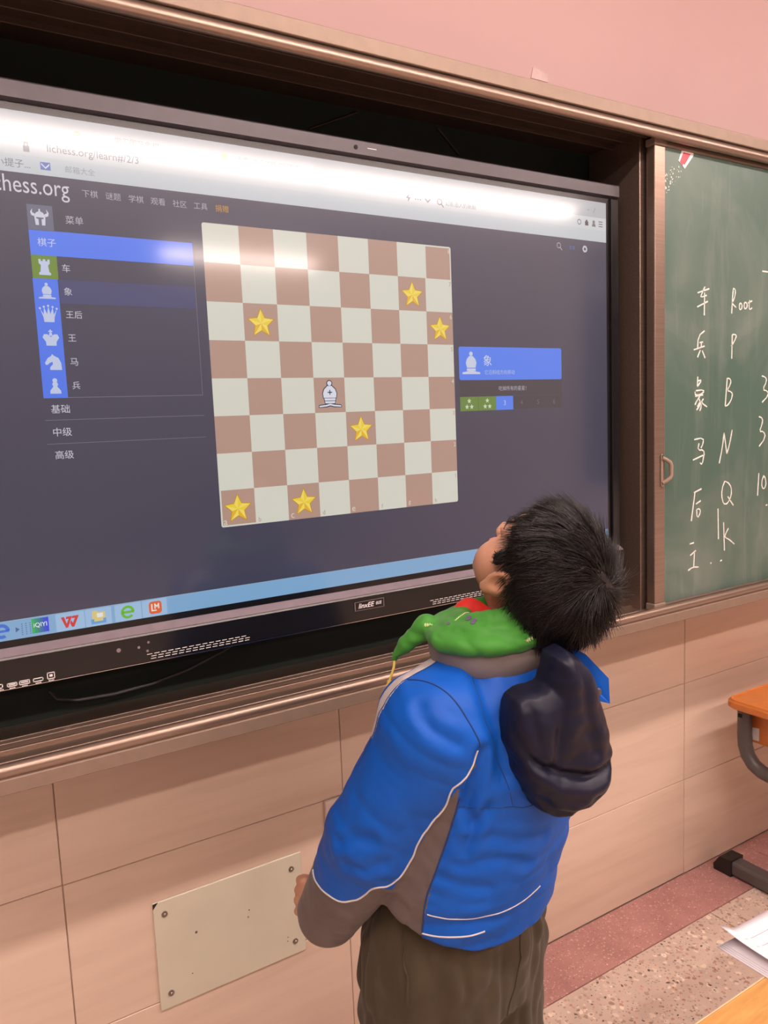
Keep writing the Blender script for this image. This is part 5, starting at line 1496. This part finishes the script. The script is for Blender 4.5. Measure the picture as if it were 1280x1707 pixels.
# hood hanging on the back, navy lining outwards: a soft bag with its own outline and creases
hu = v3(0.09, -0.10, 1.0); hu /= np.linalg.norm(hu)
hn = v3(-0.20, -0.95, 0.0); hn = hn - hu * (hn @ hu); hn /= np.linalg.norm(hn); hr = np.cross(hu, hn)
HC = v3(0.224, -0.768, 1.052)
HOUT = np.array([(-0.0044, 0.1165), (0.0174, 0.1044), (0.0338, 0.0872), (0.0521, 0.0588), (0.0705, 0.0196), (0.0835, -0.0202), (0.0872, -0.0441), (0.0835, -0.064), (0.0702, -0.0918), (0.05, -0.1048), (0.0342, -0.1075), (0.0211, -0.1149), (-0.0023, -0.114), (-0.0222, -0.1032), (-0.0405, -0.0807), (-0.056, -0.0513), (-0.066, -0.0212), (-0.0728, 0.0123), (-0.0751, 0.0369), (-0.0707, 0.0505), (-0.0587, 0.0587), (-0.0416, 0.0627), (-0.0273, 0.0686), (-0.0242, 0.0912), (-0.0213, 0.109)])
def poly_sd(x, y, pts):
    d = np.full(np.broadcast(x, y).shape, 1e9, np.float32); s = np.ones(d.shape, np.float32); n = len(pts); j = n - 1
    for i in range(n):
        ex, ey = pts[j] - pts[i]; wx, wy = x - pts[i][0], y - pts[i][1]
        t = np.clip((wx * ex + wy * ey) / (ex * ex + ey * ey), 0, 1)
        d = np.minimum(d, (wx - ex * t) ** 2 + (wy - ey * t) ** 2)
        c1, c2, c3 = wy >= 0, y < pts[j][1], ex * wy > ey * wx
        s = np.where((c1 & c2 & c3) | (~c1 & ~c2 & ~c3), -s, s); j = i
    return s * np.sqrt(d)
def line_d(x, y, pts):
    d = np.full(np.broadcast(x, y).shape, 1e9, np.float32)
    for (ax_, ay_), (bx_, by_) in zip(pts[:-1], pts[1:]):
        ex, ey = bx_ - ax_, by_ - ay_
        t = np.clip(((x - ax_) * ex + (y - ay_) * ey) / (ex * ex + ey * ey), 0, 1)
        d = np.minimum(d, (x - ax_ - ex * t) ** 2 + (y - ay_ - ey * t) ** 2)
    return np.sqrt(d)
HCR = [[(-0.072, 0.008), (-0.055, -0.012), (-0.0428, -0.027), (-0.0084, -0.0391), (0.0338, -0.048), (0.074, -0.040)],
       [(-0.0165, 0.060), (-0.0150, 0.0181), (-0.0184, -0.0184), (-0.0248, -0.034)], [(-0.058, 0.046), (-0.052, 0.0253), (-0.0392, -0.0208)],
       [(0.008, 0.092), (0.0180, 0.0448), (0.0420, -0.0148)], [(-0.030, -0.080), (-0.006, -0.094), (0.025, -0.093), (0.055, -0.080)]]
Hd = Field((0.10, -0.90, 0.90), (0.36, -0.68, 1.20), 0.0026)
def hoodfn(x, y, z):
    px_ = (x - HC[0]) * hr[0] + (y - HC[1]) * hr[1] + (z - HC[2]) * hr[2]
    py_ = (x - HC[0]) * hu[0] + (y - HC[1]) * hu[1] + (z - HC[2]) * hu[2]
    pn = (x - HC[0]) * hn[0] + (y - HC[1]) * hn[1] + (z - HC[2]) * hn[2]
    d2 = poly_sd(px_, py_, HOUT)
    q = 1 - np.clip(-d2 / 0.040, 0, 1)
    dome = 0.036 * np.sqrt(np.clip(1 - q * q, 0, 1))
    # the pouch below the main crease hangs fuller
    yl = np.interp(px_, [-0.08, -0.0428, -0.0084, 0.0338, 0.08], [0.010, -0.027, -0.039, -0.048, -0.038])
    t = np.clip((yl - py_) / 0.022, 0, 1); dome = dome * (1 + 0.38 * t * (3 - 2 * t) * t)
    for k_, (ln_, dp, wd) in enumerate(zip(HCR, (0.0058, 0.0036, 0.0034, 0.0034, 0.0050), (0.0055, 0.0075, 0.0065, 0.0085, 0.0055))):
        dd = line_d(px_, py_, ln_)
        dome = dome - dp * np.exp(-(dd / wd) ** 2) * (q < 0.97) + 0.45 * dp * np.exp(-((dd - 2.0 * wd) / (1.4 * wd)) ** 2) * (q < 0.9)
    back = -0.020 - 0.012 * np.sqrt(np.clip(1 - q * q, 0, 1))
    d = np.maximum(np.maximum(pn - dome, back - pn), d2)
    return (d * 0.75).astype(np.float32)
Hd.shape(hoodfn, HC - 0.14, HC + 0.14, 0.002)
V, Q4 = Hd.mesh()
N_ = vnormals(V, Q4)
lr, lu = (V - HC) @ hr, (V - HC) @ hu
V = V + N_ * (0.0030 * vnoise(np.stack([lr * 40 + lu * 12, lu * 26, lr * 8], 1), 1.0) + 0.0018 * vnoise(np.stack([lr * 60, lu * 80, lr * 8], 1) + 5, 1.0))[:, None]
V = vsmooth(V, Q4, 3, 0.5)
hood = np_mesh('hood', V, Q4, M['navy'], None, jacket)
# blue storm flap beside the hood, with its press stud
fl_ = [v3(0.268, -0.722, 1.154), v3(0.2800, -0.7344, 1.1510), v3(0.2964, -0.7531, 1.1391), v3(0.3161, -0.7755, 1.1069), v3(0.3142, -0.7790, 1.0727), v3(0.3027, -0.7715, 1.0765), v3(0.2900, -0.7600, 1.0997), v3(0.272, -0.738, 1.115)]
nf = len(fl_); tf = hn * 0.0022
vv = [p + tf for p in fl_] + [p - tf for p in fl_]
mbf = MB(); mbf.add(vv, [tuple(range(nf))[::-1], tuple(range(nf, 2 * nf))] + [(i, (i + 1) % nf, nf + (i + 1) % nf, nf + i) for i in range(nf)])
flap = mbf.build('storm_flap', M['blue'], jacket)
ps = v3(0.3010, -0.7700, 1.0890) + hn * 0.002
MB().tube([ps, ps + hn * 0.0016], [0.0062, 0.0052], 14).build('press_stud', M['steel_grey'], flap)
# prints on the neckerchief
def on_scarf(p, l=0.0007):
    q, n, _, _ = SBVH.find_nearest(Vector(p)); return q + n * l, n
def blot(p, r, m, nm, k=7):
    c, n = on_scarf(p, 0.0003); a = n.orthogonal().normalized(); b = n.cross(a)
    ring = [c + (a * math.cos(t) + b * math.sin(t)) * r * (0.7 + 0.5 * random.random()) for t in [2 * PI * i / k for i in range(k)]]
    lo = [q - n * 0.0012 for q in ring]; hi = [on_scarf(q, 0.0007)[0] for q in ring]
    mb = MB(); mb.add(hi + lo, [tuple(range(k))] + [(i, k + i, k + (i + 1) % k, (i + 1) % k) for i in range(k)])
    mb.build(nm, M[m], scarf)
for p, r in (((0.1729, -0.6623, 1.1893), 0.005), ((0.1738, -0.6718, 1.1877), 0.004), ((0.1674, -0.6745, 1.186), 0.0045), ((0.2214, -0.706, 1.1872), 0.0045), ((0.2205, -0.7142, 1.1849), 0.004), ((0.150, -0.640, 1.183), 0.0035)):
    blot(p, r, 'print_purple', 'purple_motif')
def scrawl(pts, amp, nm):
    path = []
    for i, p in enumerate(spline(pts, 8)):
        q, n = on_scarf(p)
        path.append(on_scarf(q + Vector((0, 0.25, 1)) * amp * math.sin(i * 1.9), 0.0005)[0])
    MB().tube(path, 0.0007, 5).build(nm, M['print_yellow'], scarf)
scrawl([(0.1597, -0.6412, 1.1872), (0.167, -0.6414, 1.1895), (0.1727, -0.6436, 1.1915), (0.1826, -0.6405, 1.1927), (0.190, -0.638, 1.197)], 0.0045, 'printed_word')
scrawl([(0.138, -0.5982, 1.1735), (0.1419, -0.6018, 1.1762), (0.1446, -0.607, 1.1794)], 0.004, 'printed_word')
scrawl([(0.2107, -0.7294, 1.1684), (0.2171, -0.7294, 1.1689), (0.2232, -0.7298, 1.1711)], 0.004, 'printed_word')
# zip cord at the front edge
MB().tube(spline([(0.1160, -0.5480, 1.1200), (0.1090, -0.5560, 1.1080), (0.1010, -0.5560, 1.0900)]), 0.0022, 6).build('zip_cord', M['zip_yellow'], jacket)
MB().tube(spline([(0.1010, -0.5560, 1.0900), (0.0985, -0.5560, 1.0820)]), [0.0036] * 6, 8).build('zip_pull', M['zip_yellow'], jacket)
